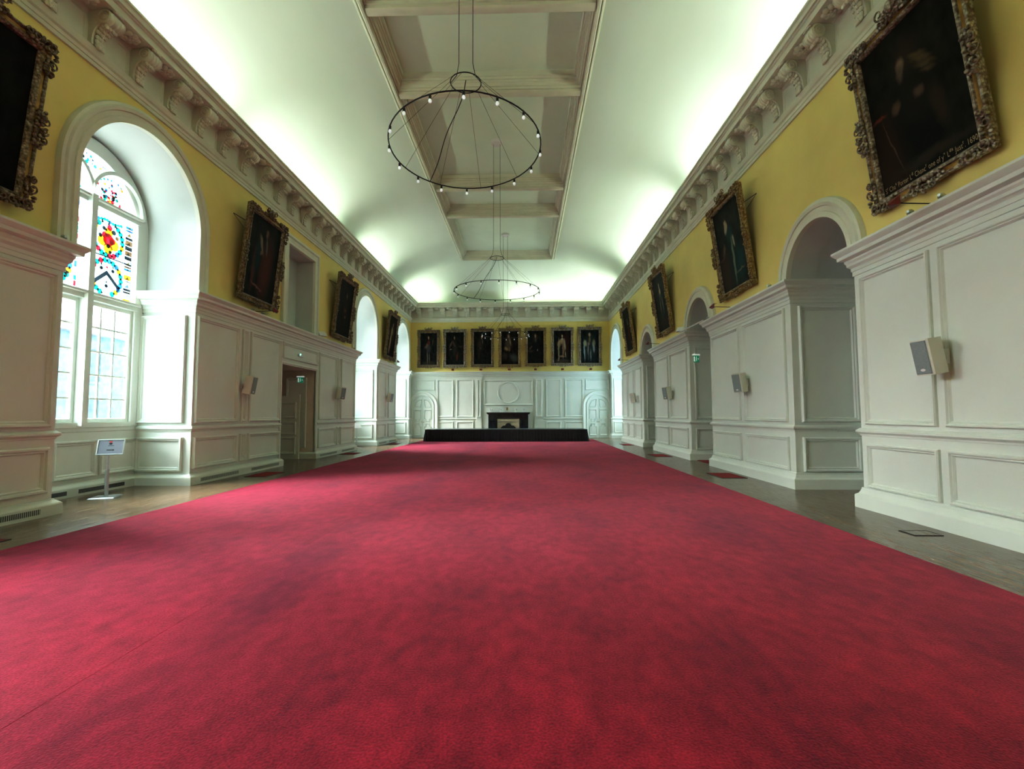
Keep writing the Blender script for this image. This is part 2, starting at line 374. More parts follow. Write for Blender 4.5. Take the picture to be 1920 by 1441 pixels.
mb = MB()
mb.wall(LW(XL), YN, YF, 4.2, 9.35, [('arch', c, WR_IN, WSP, 4.2) for c in WINC] + [('rect', NICHE[0], NICHE[1], NICHE[2], NICHE[3])])
wall_left = structure(mb.build('wall_left', M['yellow']), 'ochre yellow left wall with round-arched window bays', 'wall')
mb = MB()
mb.wall(RW(XR), YN, YF, 4.2, 9.35, [('arch', c, RA_R, RA_SP, 4.2) for c in RA] + [('arch', R4[0], R4[1], R4[2], 4.2)])
wall_right = structure(mb.build('wall_right', M['yellow']), 'ochre yellow right wall with low arched recesses', 'wall')
mb = MB(); mb.wall(FW(YF), XL, XR, 0, 9.35, [])
wall_far = structure(mb.build('wall_far', M['yellow']), 'ochre yellow end wall behind the row of seven portraits', 'wall')
mb = MB(); mb.poly([(XL - 2, YN, 0), (XR + 2, YN, 0), (XR + 2, YN, 11.6), (XL - 2, YN, 11.6)])
wall_near = structure(mb.build('wall_near', M['yellow']), 'ochre yellow wall behind the viewer', 'wall')

def reveal(hole, mp, depth, name, parent, mat, n=28):
    m = MB()
    if hole[0] == 'arch':
        _, uc, r, vs, vb = hole
        m.arch(mp, uc, r, vs, vb, [(0, 0), (0, -depth)], n)
    else:
        _, a, b, vb, vt = hole
        m.grid([[mp(a, vb, h), mp(a, vt, h), mp(b, vt, h), mp(b, vb, h)] for h in (0, -depth)], True)
    return m.build(name, mat, parent, smooth=True, angle=40)

ARCH_PROF = [(0.0, 0.0), (0.0, 0.10), (0.10, 0.10), (0.11, 0.075), (0.20, 0.085), (0.21, 0.11), (0.27, 0.13), (0.30, 0.10), (0.35, 0.09), (0.37, 0.02), (0.37, 0.0)]
def arch_moulding(mp, uc, r, vs, vb, parent):
    m = MB(); m.arch(mp, uc, r, vs, vb, ARCH_PROF, 36); return m.build('arch_moulding', M['cornice'], parent, smooth=True, angle=30)

for c in WINC:
    reveal(('arch', c, WR_IN, WSP, ZW), LW(XL), abs(XG - XL), 'window_reveal', wall_left, M['plaster'])
    arch_moulding(LW(XL), c, WR_IN, WSP, ZW, wall_left)
# niche above the left doorway
mb = MB(); mb.poly([(XL - 0.62, NICHE[0], NICHE[2]), (XL - 0.62, NICHE[1], NICHE[2]), (XL - 0.62, NICHE[1], NICHE[3]), (XL - 0.62, NICHE[0], NICHE[3])])
mp = LW(XL); mb.grid([[mp(NICHE[0], NICHE[2], h), mp(NICHE[0], NICHE[3], h), mp(NICHE[1], NICHE[3], h), mp(NICHE[1], NICHE[2], h)] for h in (0, -0.62)], True)
mb.build('niche', M['plaster'], wall_left)
mb = MB()
mp = LW(XL)
pr = [(0.0, 0.0), (0.0, 0.09), (0.08, 0.10), (0.12, 0.06), (0.24, 0.05), (0.30, 0.075), (0.33, 0.03)]
rows = []
for d, h in [(-0.34, 0.0), (-0.34, 0.10), (-0.26, 0.11), (-0.22, 0.07), (-0.10, 0.06), (-0.02, 0.08), (0.0, 0.0)]:
    rows.append([mp(NICHE[0] + d, ZW, h), mp(NICHE[0] + d, NICHE[3] - d, h), mp(NICHE[1] - d, NICHE[3] - d, h), mp(NICHE[1] - d, ZW, h)])
mb.grid(rows); mb.build('niche_surround', M['cornice'], wall_left)

for c in RA:
    reveal(('arch', c, RA_R, RA_SP, ZW - .06), RW(XR), 0.55, 'recess_arch', wall_right, M['plaster'])
    m = MB(); m.arch(RW(XR - 0.0), c, RA_R + 0.03, RA_SP, ZW - .06, [(-0.03, -0.55), (0.0, -0.55), (0.0, -1.5)], 28); m.build('recess_arch', M['plaster'], wall_right, smooth=True, angle=40)
    arch_moulding(RW(XR), c, RA_R, RA_SP, ZW, wall_right)
    m = MB(); m.poly([(XRB, c - 1.3, 0), (XRB, c + 1.3, 0), (XRB, c + 1.3, 5.8), (XRB, c - 1.3, 5.8)]); m.build('recess_back', M['plaster'], wall_right)
reveal(('arch', R4[0], R4[1], R4[2], ZW), RW(XR), 1.3, 'window_reveal', wall_right, M['plaster'])
arch_moulding(RW(XR), R4[0], R4[1], R4[2], ZW, wall_right)

# ------------------------------------------------------------------ wainscot
PLINTH_R = [(0.0, 0.0), (0.10, 0.0), (0.10, 0.20), (0.095, 0.215), (0.055, 0.245), (0.03, 0.30), (0.022, 0.34), (0.0, 0.345)]
PLINTH_L = [(0.0, 0.0), (0.10, 0.0), (0.10, 0.17), (0.09, 0.19), (0.03, 0.235), (0.02, 0.255), (0.0, 0.26)]
RAIL = [(0.0, 1.215), (0.015, 1.22), (0.02, 1.245), (0.05, 1.27), (0.06, 1.28), (0.06, 1.31), (0.04, 1.325), (0.02, 1.345), (0.0, 1.35)]
ENTAB = [(0.0, 3.98), (0.018, 3.985), (0.018, 4.06), (0.03, 4.065), (0.035, 4.12), (0.075, 4.16), (0.08, 4.20), (0.10, 4.235), (0.10, 4.265), (0.175, 4.29), (0.18, 4.345), (0.195, 4.36), (0.23, 4.40), (0.24, 4.415), (0.24, ZW), (-0.25, ZW)]
PAN = [(d, h * 1.6) for d, h in [(0.0, 0.0), (0.0, 0.022), (0.014, 0.034), (0.034, 0.034), (0.048, 0.018), (0.062, 0.022), (0.078, 0.010), (0.085, 0.0)]]
PANB = [(d, h * 1.5) for d, h in [(0.0, 0.0), (0.0, 0.026), (0.018, 0.042), (0.045, 0.040), (0.062, 0.020), (0.08, 0.024), (0.098, 0.010), (0.105, 0.0)]]

def panel(mp, u0, u1, v0, v1, parent, prof=PAN, name='panel_moulding'):
    m = MB(); m.frame(mp, u0, u1, v0, v1, prof)
    m.poly([mp(u0 + .08, v0 + .08, 0.004), mp(u1 - .08, v0 + .08, 0.004), mp(u1 - .08, v1 - .08, 0.004), mp(u0 + .08, v1 - .08, 0.004)])
    return m.build(name, M['white'], parent)

TN = [0]
def trim_name():
    TN[0] += 1; return 'trim_%d' % TN[0]

def pier(label, body_pts, full_pts, plinth, plinth_paths=None, rail_paths=None, door=None):
    m = MB()
    for i in range(len(body_pts) - 1):
        a, b = body_pts[i], body_pts[i + 1]
        if door and a[0] == b[0] and abs(b[1] - a[1]) > 3:
            m.wall(LW(a[0]), a[1], b[1], 0, ZW, [('rect', *door)])
        else:
            m.poly([(a[0], a[1], 0), (b[0], b[1], 0), (b[0], b[1], ZW), (a[0], a[1], ZW)])
    root = structure(m.build(trim_name(), M['white']), label, 'wainscot')
    for pts in (plinth_paths or [full_pts]):
        q = MB(); q.sweep_plan(pts, plinth); q.build('plinth', M['white'], root)
    for pts in (rail_paths or [full_pts]):
        q = MB(); q.sweep_plan(pts, RAIL); q.build('chair_rail', M['white'], root)
    q = MB(); q.sweep_plan(full_pts, ENTAB); q.build('wainscot_cornice', M['white'], root)
    return root
UP, LO = (1.41, 3.92), (0.36, 1.09)
def panels(root, mp, spans, lo=True, lospans=None, prof=PAN):
    for (a, b) in spans: panel(mp, a, b, UP[0], UP[1], root, prof)
    for (a, b) in (lospans or spans): panel(mp, a, b, LO[0], LO[1], root, prof)

# left piers
XB = XG + 0.10
L1 = pier('white panelled wainscot at the left edge before the stained-glass window', [(WL, 4.18), (WL, 7.72), (XB, 7.72)], [(XB, 4.18), (WL, 4.18), (WL, 7.72), (XB, 7.72)], PLINTH_L)
panels(L1, LW(WL), [(4.4, 5.85), (6.02, 7.61)], prof=PANB)
panel(BW(7.72), -8.85, -7.84, UP[0], UP[1], L1); panel(BW(7.72), -8.85, -7.84, LO[0], LO[1], L1)
L0 = pier('white panelled wainscot beside the viewer on the left', [(WL, YN), (WL, 1.0), (XB, 1.0)], [(WL, YN), (WL, 1.0), (XB, 1.0)], PLINTH_L)
DOOR = (15.02, 17.52, 0.0, 3.2)
f2 = [(XB, 10.95), (WL, 10.95), (WL, 21.68), (XB, 21.68)]
pp = [[(XB, 10.95), (WL, 10.95), (WL, DOOR[0] - .03), (WL - .5, DOOR[0] - .03)], [(WL - 1.0, DOOR[1] + .03), (WL, DOOR[1] + .03), (WL, 21.68), (XB, 21.68)]]
pp2 = [[(XB, 10.95), (WL, 10.95), (WL, DOOR[0] - .05)], [(WL, DOOR[1] + .1), (WL, 21.68), (XB, 21.68)]]
L2 = pier('white panelled wainscot around the open doorway on the left', f2, f2, PLINTH_L, pp, pp2, DOOR)
panels(L2, LW(WL), [(11.0, 12.68), (13.22, 14.92), (17.76, 19.42), (19.9, 21.52)], prof=PANB)
panel(LW(WL), 12.84, 13.08, UP[0], UP[1], L2); panel(LW(WL), 12.84, 13.08, LO[0], LO[1], L2)
panel(LW(WL), 19.53, 19.79, UP[0], UP[1], L2); panel(LW(WL), 19.53, 19.79, LO[0], LO[1], L2)
panel(LW(WL), 15.03, 17.6, 3.40, UP[1], L2, PANB)
panel(FW(10.95), -8.93, -7.84, UP[0], UP[1], L2, PANB); panel(FW(10.95), -8.93, -7.84, LO[0] - .05, LO[1], L2, PANB)
q = MB()
mpL = LW(WL)
q.grid([[mpL(DOOR[0] + d, 0, h), mpL(DOOR[0] + d, DOOR[3] - d, h), mpL(DOOR[1] - d, DOOR[3] - d, h), mpL(DOOR[1] - d, 0, h)] for d, h in [(-.10, 0), (-.10, .03), (-.05, .045), (-.02, .02), (0.0, .02), (0.0, -.05)]])
q.build('door_surround', M['white'], L2)
f3 = [(XB, 24.85), (WL, 24.85), (WL, 28.58), (XB, 28.58)]
L3 = pier('white panelled wainscot between the two far left windows', f3, f3, PLINTH_L)
panels(L3, LW(WL), [(25.02, 26.45), (26.95, 28.42)])
panel(FW(24.85), -8.9, -7.84, UP[0], UP[1], L3); panel(FW(24.85), -8.9, -7.84, LO[0], LO[1], L3)
f4 = [(XB, 31.82), (WL, 31.82), (WL, WF)]
L4 = pier('narrow white wainscot return in the far left corner', f4, f4, PLINTH_L)
panel(FW(31.82), -8.7, -7.84, UP[0], UP[1], L4); panel(FW(31.82), -8.7, -7.84, LO[0], LO[1], L4)

# right piers
f = [(WR, 8.46), (WR, YN)]
R1 = pier('large white panelled wainscot pier at the right edge', [(XRB, 8.46), (WR, 8.46), (WR, YN)], [(XRB, 8.46), (WR, 8.46), (WR, YN)], PLINTH_R)
panels(R1, RW(WR), [(6.9, 8.31), (4.6, 6.75), (2.4, 4.4)])
panel(BW(8.46), 5.95, 7.1, UP[0], UP[1], R1); panel(BW(8.46), 5.95, 7.1, LO[0], LO[1], R1)
def rpier(label, y0, y1, spans):
    p = [(XRB, y1), (WR, y1), (WR, y0), (XRB, y0)]
    r = pier(label, p, p, PLINTH_R)
    panels(r, RW(WR), spans)
    for mpp in (FW(y0), BW(y1)):
        panel(mpp, 5.93, 7.14, UP[0], UP[1], r, PANB); panel(mpp, 5.93, 7.14, LO[0], LO[1], r, PANB)
    return r
R2 = rpier('white panelled wainscot pier second from the right edge, below the lady in blue-green', 10.50, 15.02, [(10.72, 12.75), (13.02, 14.88)])
R3 = rpier('white panelled wainscot pier third from the right edge', 16.92, 21.50, [(17.2, 19.15), (19.45, 21.36)])
R4p = rpier('white panelled wainscot pier on the right nearest the end wall', 23.50, 28.50, [(23.9, 25.25), (25.52, 26.8), (27.05, 28.4)])
f5 = [(WR, WF), (WR, 31.9), (XRB, 31.9)]
R5 = pier('narrow white wainscot return in the far right corner', f5, f5, PLINTH_R)
panel(FW(31.9), 5.9, 6.5, UP[0], UP[1], R5); panel(FW(31.9), 5.9, 6.5, LO[0], LO[1], R5)

# end wall wainscot
ff = [(WL, WF), (-3.22, WF), (-3.22, WF - .06), (-2.86, WF - .06), (-2.86, WF), (0.68, WF), (0.68, WF - .06), (1.30, WF - .06), (1.30, WF), (WR, WF)]
FP = structure((lambda m: (m.wall(FW(WF), WL, WR, 0, ZW, []), m.mbox(FW(WF), -3.22, -2.86, 0, ZW, 0, .06), m.mbox(FW(WF), 0.68, 1.30, 0, ZW, 0, .06), m.build(trim_name(), M['white']))[-1])(MB()), 'white panelled wainscot across the end wall', 'wainscot')
q = MB(); q.sweep_plan(ff, ENTAB); q.build('wainscot_cornice', M['white'], FP)
for pts in ([(-6.0, WF), (-2.86, WF)], [(0.68, WF), (4.12, WF)]):
    q = MB(); q.sweep_plan(pts, RAIL); q.build('chair_rail', M['white'], FP)
for pts in ([(-6.0, WF), (-2.86, WF)], [(0.68, WF), (4.12, WF)]):
    q = MB(); q.sweep_plan(pts, PLINTH_L); q.build('plinth', M['white'], FP)
for a, b in [(-5.88, -4.78), (-4.55, -3.42), (1.46, 2.47), (2.74, 3.95)]:
    panel(FW(WF), a, b, UP[0], UP[1], FP); panel(FW(WF), a, b, LO[0], LO[1], FP)
panel(FW(WF - .06), -3.15, -2.92, UP[0], UP[1], FP); panel(FW(WF - .06), 0.78, 1.2, UP[0], UP[1], FP)
panel(FW(WF), -2.72, 0.60, 2.19, 3.88, FP, PANB)
panel(FW(WF), -7.45, -6.05, 3.22, UP[1], FP); panel(FW(WF), 4.12, 5.7, 3.20, UP[1], FP)
q = MB(); q.ring(FW(WF), -1.075, 3.045, 0.66, [(0.0, 0.0), (0.0, 0.03), (.025, .05), (.055, .05), (.075, .02), (.08, 0.0)]); q.build('circular_moulding', M['white'], FP, smooth=True, angle=30)

# baseboards with vents under the left wainscot
def vents(name, mp, spans, label, z0=.055, z1=.135, h=.103):
    root = None
    m = MB(); a0 = spans[0][0] - .2; b0 = spans[-1][1] + .2
    m.mbox(mp, a0, b0, .03, .16, h - .006, h - .001)
    root = structure(m.build(name, M['white']), label, 'baseboard')
    for (a, b) in spans:
        k = MB(); k.mbox(mp, a, b, z0, z1, h - .004, h)
        n = int((b - a) / .03)
        for i in range(n): k.mbox(mp, a + (i + .35) * (b - a) / n, a + (i + .65) * (b - a) / n, z0, z1, h, h + .003, 1)
        k.build('vent_grille', [M['grille_dark'], M['white']], root)
    return root
vents('baseboard_left', LW(WL), [(5.2, 7.45)], 'white skirting with a long vent at the left edge')
vents('baseboard_left', LW(WL), [(11.2, 12.7), (13.3, 14.8)], 'white skirting with vents before the left doorway')
vents('baseboard_left', LW(WL), [(17.8, 19.4), (19.95, 21.4)], 'white skirting with vents beyond the left doorway')
vents('baseboard_left', LW(WL), [(25.1, 26.4), (27.0, 28.4)], 'white skirting with vents between the far left windows')

# ------------------------------------------------------------------ main cornice
CORN = [(0.0, 7.87), (0.035, 7.875), (0.035, 7.95), (0.05, 7.955), (0.055, 8.02), (0.085, 8.05), (0.10, 8.10), (0.11, 8.15), (0.11, 8.165), (0.035, 8.17), (0.035, 8.74), (0.06, 8.775), (0.08, 8.79),
        (0.49, 8.80), (0.49, 8.93), (0.515, 8.945), (0.525, 8.99), (0.575, 9.06), (0.60, 9.075), (0.60, 9.12), (0.57, 9.12), (0.56, 8.97), (0.0, 8.97)]
def bracket_mesh():
    m = MB(); w = 0.135
    side = [(0.03, 8.79), (0.42, 8.79)]
    cx, cz, r = 0.335, 8.665, 0.125
    side += [(cx + r * math.cos(a), cz + r * math.sin(a)) for a in [R_(t) for t in range(70, -111, -20)]]
    side += [(0.25, 8.545), (0.19, 8.50), (0.145, 8.43), (0.12, 8.34), (0.11, 8.25), (0.115, 8.18), (0.03, 8.17)]
    for s in (-1, 1):
        m.poly([(x, s * w, z) for x, z in side])
    n = len(side)
    m.grid([[(x, -w, z) for x, z in side], [(x, -w * .35, z - 0.0) for x, z in side], [(x, w * .35, z) for x, z in side], [(x, w, z) for x, z in side]])
    for s in (-1, 1):                                # volutes
        m.lathe((cx, s * w, cz), [(r + .005, 0), (r + .005, s * .02), (r - .025, s * .03), (r - .035, s * .008), (r - .055, s * .008), (r - .065, s * .028), (r - .085, s * .034), (0.025, s * .012), (0.02, s * .04), (0.001, s * .045)], 18, axis='y')
    for k in (-1, 0, 1):                              # rolled bolster ribs
        m.lathe((cx, k * .07, cz), [(r, -.025), (r + .016, 0), (r, .025)], 18, axis='y')
    spine = [(0.33, 8.515), (0.27, 8.52), (0.215, 8.485), (0.17, 8.42), (0.145, 8.34), (0.137, 8.26), (0.145, 8.185)]
    for i, (x, z) in enumerate(spine):                # acanthus leaf running down the front
        ww = .085 - .006 * i
        for s in (-1, 1):
            m.blob((x, s * ww, z), .034, .045, .046, 8, 5)
            m.blob((x + .012, s * ww * .42, z - .01), .034, .034, .044, 8, 5)
    m.tube([(x + .03, 0, z) for x, z in spine], .016, 6)
    m.blob((0.30, 0, 8.53), .06, .09, .035, 8, 5)
    for k in range(7):                                # small oval patera in front of the scroll
        a = 2 * PI * k / 7
        m.blob((0.455 + .022 * math.cos(a), .075 * math.sin(a), 8.785), .018, .045, .022, 6, 4)
    return m
def rosette_mesh():
    m = MB()
    for k in range(8):
        a = 2 * PI * k / 8
        c = (0.275 + .105 * math.cos(a), .125 * math.sin(a), 8.775)
        m.blob((c[0], c[1], 8.765), .072, .056, .045, 8, 5, rot=Matrix.Rotation(a, 3, 'Z'))
    for k in range(5):
        a = 2 * PI * (k + .5) / 5
        m.blob((0.275 + .045 * math.cos(a), .05 * math.sin(a), 8.725), .040, .026, .026, 6, 4, rot=Matrix.Rotation(a, 3, 'Z'))
    m.blob((0.275, 0, 8.715), .034, .034, .03, 8, 5)
    return m
def frieze_panel_mesh(w):
    m = MB(); mpp = LW(0.035)
    m.frame(mpp, -w / 2, w / 2, 8.20, 8.70, [(0, 0), (0.0, .012), (.02, .016), (.035, .004), (.04, 0)])
    return m
brk0 = bracket_mesh().build('cornice_bracket', M['cornice'], smooth=True, angle=35)
ros0 = rosette_mesh().build('rosette', M['cornice'], smooth=True, angle=50)
fp0 = frieze_panel_mesh(0.52).build('frieze_panel', M['cornice'])
first = {'b': True, 'r': True, 'f': True}
def put(proto, key, parent, loc, rot):
    if first[key]: o = proto; first[key] = False
    else: o = proto.copy(); COL.objects.link(o)
    o.parent = parent; o.location = loc; o.rotation_euler = (0, 0, rot)
    return o
def cornice(pts, label):
    m = MB(); m.sweep_plan(pts, CORN)
    return structure(m.build(trim_name(), M['cornice']), label, 'cornice')
CL = cornice([(XL, YN), (XL, YF), (0, YF)][:2], 'cream plaster cornice with scroll brackets along the left wall')
CR = cornice([(XR, YF), (XR, YN)], 'cream plaster cornice with scroll brackets along the right wall')
CF = cornice([(XL, YF), (XR, YF)], 'cream plaster cornice with scroll brackets across the end wall')
y = 8.11 - 0.905 * 3
i = 0
while y < 31.75:
    put(brk0, 'b', CL, (XL, y, 0), 0); put(fp0, 'f', CL, (XL, y + .4525, 0), 0)
    if y < 31.2: put(ros0, 'r', CL, (XL, y + .4525, 0), 0)
    y += 0.905
y = 7.88 - 0.905 * 2
while y < 31.75:
    put(brk0, 'b', CR, (XR, y, 0), PI); put(fp0, 'f', CR, (XR, y + .4525, 0), PI)
    if y < 31.2: put(ros0, 'r', CR, (XR, y + .4525, 0), PI)
    y += 0.905
for k in range(16):
    x = -7.16 + k * 0.8235
    put(brk0, 'b', CF, (x, YF, 0), -PI / 2)
    if k < 15:
        put(ros0, 'r', CF, (x + .412, YF, 0), -PI / 2); put(fp0, 'f', CF, (x + .412, YF, 0), -PI / 2)

# ------------------------------------------------------------------ ceiling
ZC, DC = 11.0, 3.92
NP = 20
prof = []
for i in range(NP + 1):
    t = PI / 2 * i / NP
    prof.append((DC * (1 - math.cos(t)), 9.12 + (ZC - 9.12) * math.sin(t)))
mb = MB()
SL = 44
ys = lambda d: [YN + (YF - d - YN) * k / SL for k in range(SL + 1)]
mb.grid([[(XL + d, yy, z) for yy in ys(d)] for d, z in prof])
mb2 = MB(); mb2.grid([[(XR - d, yy, z) for yy in ys(d)] for d, z in prof])
mb3 = MB(); mb3.grid([[(XL + d + (XR - XL - 2 * d) * k / 20, YF - d, z) for k in range(21)] for d, z in prof])
ceiling = structure(mb.build('ceiling', M['ceiling'], smooth=True), 'pale coved plaster ceiling with a coffered centre', 'ceiling')
mb2.build('cove', M['ceiling'], ceiling, smooth=True); mb3.build('cove', M['ceiling'], ceiling, smooth=True)
CX0, CX1, CY1 = XL + DC, XR - DC, YF - DC
ZS = 10.90
mb = MB()
FR = [(0.0, ZC + .02), (0.0, ZC - .09), (.035, ZC - .115), (.06, ZC - .115), (.065, ZC - .05), (.085, ZC - .05), (.09, ZS - .03), (.12, ZS - .055), (.175, ZS - .055), (.19, ZS + .02), (.195, ZS + .05), (.21, ZS + .05), (.22, ZS + .03)]
mb.grid([[(CX0 + d, YN, z), (CX0 + d, CY1 - d, z), (CX1 - d, CY1 - d, z), (CX1 - d, YN, z)] for d, z in FR])
mb.build('coffer_border', M['cornice'], ceiling, smooth=True, angle=30)
IX0, IX1 = CX0 + .22, CX1 - .22
beams = [(1.6, 1.95), (4.55, 4.9), (10.37, 10.7), (13.35, 13.68), (19.30, 19.63), (22.07, 22.40)]
for a, b in beams:
    m = MB()
    rows = [[(IX0 + .0, yy, z), (IX1 - .0, yy, z)] for yy, z in [(a, ZS + .03), (a + .02, ZS + .05), (a + .045, ZS + .05), (a + .05, ZS - .02), (a + .09, ZS - .045), ((a + b) / 2, ZS - .054), (b - .09, ZS - .045), (b - .05, ZS - .02), (b - .045, ZS + .05), (b - .02, ZS + .05), (b, ZS + .03)]]
    m.grid(rows); m.poly([r[0] for r in rows]); m.poly([r[1] for r in rows]); m.build('coffer_beam', M['cornice'], ceiling, smooth=True, angle=40)
edges = [YN] + [v for ab in beams for v in ab] + [CY1 - .22]
ZP = 11.36
CP = [(0.0, ZS + .03), (0.012, ZS + .03), (0.012, ZS + .10), (.05, ZS + .10), (.055, ZS + .16), (.075, ZS + .19), (.10, ZS + .19), (.10, ZS + .25), (.14, ZS + .25), (.145, ZS + .31), (.19, ZS + .31), (.19, ZP)]
for i in range(0, len(edges), 2):
    a, b = edges[i], edges[i + 1]
    m = MB(); m.grid([[(IX0 + d, a + d, z), (IX1 - d, a + d, z), (IX1 - d, b - d, z), (IX0 + d, b - d, z)] for d, z in CP], True)
    m.build('coffer_moulding', M['cornice'], ceiling)
    m = MB(); m.poly([(IX0 + .18, a + .18, ZP - .002), (IX1 - .18, a + .18, ZP - .002), (IX1 - .18, b - .18, ZP - .002), (IX0 + .18, b - .18, ZP - .002)])
    m.build('coffer_panel', M['coffer'], ceiling)
m = MB(); m.box(-10.5, 8.5, YN - .2, 33.2, 11.7, 11.9); structure(m.build('roof', M['coffer']), 'unseen roof slab added over the plaster ceiling to block sky light', 'roof')  # added slab, out of view: stops sky light leaking in around the coffers

# ------------------------------------------------------------------ windows
GX = 0.0   # window is built in a local frame: local Y = along wall, local X = 0 at the glass plane, +X into the hall
def window_parts(root, stained=True):
    mpw = LW(0.0)
    m = MB(); m.arch(mpw, 0, 1.27, WSP - .05, 1.38, [(0.0, -.04), (0.0, .12), (.06, .14), (.28, .14), (.28, -.04)], 28)
    m.mbox(mpw, -1.27, 1.27, 1.38, 1.45, -.03, .15)
    m.build('window_frame', M['white'], root, smooth=True, angle=30)
    m = MB(); m.mbox(mpw, -.065, .065, 1.38, 6.15, -.02, .25)
    m.build('mullion', M['white'], root)
    for z0, z1, pz in ((3.92, 4.12, .22), (5.93, 6.12, .2)):
        m = MB(); m.mbox(mpw, -1.3, 1.3, z0 + .05, z1 - .03, -.02, pz - .05); m.mbox(mpw, -1.3, 1.3, z1 - .05, z1, -.02, pz + .03)
        m.build('transom', M['white'], root)
    for s in (-1, 1):
        m = MB(); m.arch(mpw, s * .66, .60, 6.18, 6.10, [(0.0, -.02), (0.0, .14), (.03, .20), (.10, .20), (.13, .14), (.13, -.02)], 22)
        m.build('tracery_arch', M['white'], root, smooth=True, angle=30)
        # clear sash of three by five panes
        a, b = (.065, 1.27) if s > 0 else (-1.27, -.065)
        m = MB(); m.frame(mpw, a, b, 1.45, 3.96, [(0, 0), (0, .07), (.075, .07), (.085, .02), (.085, 0)])
        for k in (1, 2): u = a + .085 + (b - a - .17) * k / 3; m.mbox(mpw, u - .017, u + .017, 1.5, 3.92, -.005, .035)
        for z in (1.94, 2.44, 2.93, 3.44): m.mbox(mpw, a + .05, b - .05, z - .017, z + .017, -.005, .034)
        m.build('sash', M['white'], root)
    m = MB(); m.poly([mpw(-1.27, 1.42, 0), mpw(1.27, 1.42, 0), mpw(1.27, 3.98, 0), mpw(-1.27, 3.98, 0)])
    m.build('clear_glass', M['glass'], root)
    # stained glass: pale ground, painted pieces a hair in front of it
    m = MB()
    def circ(u, v, r, mi, h, n=14, sx=1.0): m.poly([mpw(u + sx * r * math.cos(2 * PI * k / n), v + r * math.sin(2 * PI * k / n), h) for k in range(n)], mi)
    rr = random.Random(5)
    n = 28; q = 1.29
    m.poly([mpw(-q, 4.1, 0)] + [mpw(-q * math.cos(PI * k / n), WSP - .05 + q * math.sin(PI * k / n), 0) for k in range(n + 1)] + [mpw(q, 4.1, 0)], 0)
    for s in (-1, 1):
        a, b = (.09, 1.25) if s > 0 else (-1.25, -.09)
        uc = (a + b) / 2 - .06 * s
        for (e0, e1) in ((a, a + .06), (b - .2, b)) if s > 0 else ((a, a + .2), (b - .06, b)):      # borders
            z = 4.14
            while z < 5.9:
                dz = rr.uniform(.05, .14); wide = e1 - e0 > .1
                c = rr.choice([5, 5, 6, 7, 4, 3, 6] if wide else [3, 1, 0, 2, 0, 0])
                m.poly([mpw(e0, z, .004), mpw(e1, z, .004), mpw(e1, z + dz - .012, .004), mpw(e0, z + dz - .012, .004)], c)
                if wide: m.poly([mpw(e0 + .03, z + .01, .007), mpw(e1 - .05, z + .01, .007), mpw(e1 - .08, z + dz * .7, .007)], rr.choice([0, 4, 7, 7]))
                z += dz
        m.poly([mpw(a, 5.01, .004), mpw(b, 5.01, .004), mpw(b, 5.04, .004), mpw(a, 5.04, .004)], 5)
        for e in range(12):                                     # swagged top edge
            u = a + .05 + e * (b - a - .3) / 12 + (.2 if s < 0 else 0)
            circ(u, 5.83 - .035 * math.sin(e * PI / 5.5) ** 2, .042, rr.choice([3, 1, 1, 3, 2]), .004, 7)
            circ(u + .02, 4.17, .022, rr.choice([5, 6, 0, 2]), .004, 6)
        for (vc, kind) in ((5.43, 'arms'), (4.58, 'chevron')):
            for k in range(22):                                 # wreath
                t = 2 * PI * k / 22 + .3
                if kind == 'chevron' and abs((t - 1.5 * PI)) < .3: continue
                if kind == 'arms' and abs(t - PI / 2) < .5: continue
                c = rr.choice([1, 1, 1, 3, 1, 2, 4] if kind == 'chevron' else [1, 3, 3, 1, 2, 4, 1])
                circ(uc + .37 * math.cos(t), vc + .37 * math.sin(t), .066, c, .004, 8)
                circ(uc + .37 * math.cos(t + .14), vc + .37 * math.sin(t + .14), .028, 5, .006, 6)
            if kind == 'chevron':
                for sg in (-1, 1):
                    m.poly([mpw(uc, vc + .16, .006), mpw(uc + sg * .33, vc - .13, .006), mpw(uc + sg * .33, vc - .24, .006), mpw(uc, vc + .045, .006)], 5)
                for (du, dv) in ((-.14, .19), (.15, .19), (0, -.17)):
                    circ(uc + du, vc + dv, .062, 7, .006, 10); circ(uc + du, vc + dv - .02, .04, 5, .008, 8); circ(uc + du, vc + dv + .07, .025, 5, .008, 6)
                circ(uc, vc + .22, .035, 2, .007, 5)
            else:
                for (du, dv, r, c) in ((-.15, -.08, .12, 4), (.15, -.1, .13, 4), (0, -.22, .12, 4), (0, -.02, .14, 2), (-.1, .06, .07, 2), (.1, -.02, .08, 2), (0, .14, .11, 4), (-.12, .2, .05, 5), (.13, .18, .06, 5), (.02, .25, .07, 2), (0, -.16, .05, 5), (-.2, .02, .05, 5), (.22, .08, .05, 6), (-.06, .18, .03, 5), (.06, -.28, .04, 5)):
                    circ(uc + du, vc + dv, r, c, .005 + .0004 * len(m.f) % .003, 9)
                for k in range(3): m.poly([mpw(uc - .2 + .16 * k, vc + .3, .007), mpw(uc - .13 + .16 * k, vc + .3, .007), mpw(uc - .16 + .16 * k, vc + .42, .007)], 5)
        uc = s * .66                                            # arched head: a small figure in bright pieces
        for k in range(70):
            u = uc + rr.gauss(0, .17); v = 6.18 + abs(rr.gauss(.22, .16))
            if (u - uc) ** 2 + (v - 6.18) ** 2 > .54 ** 2: continue
            circ(u, v, rr.uniform(.018, .05), rr.choice([1, 2, 3, 4, 5, 2, 7, 1, 0, 5]), .004 + k * 5e-5, 6)
        for k in range(20):
            t = PI * k / 19; circ(uc + .555 * math.cos(t), 6.18 + .555 * math.sin(t), .032, rr.choice([3, 1, 7, 5]), .004, 6)
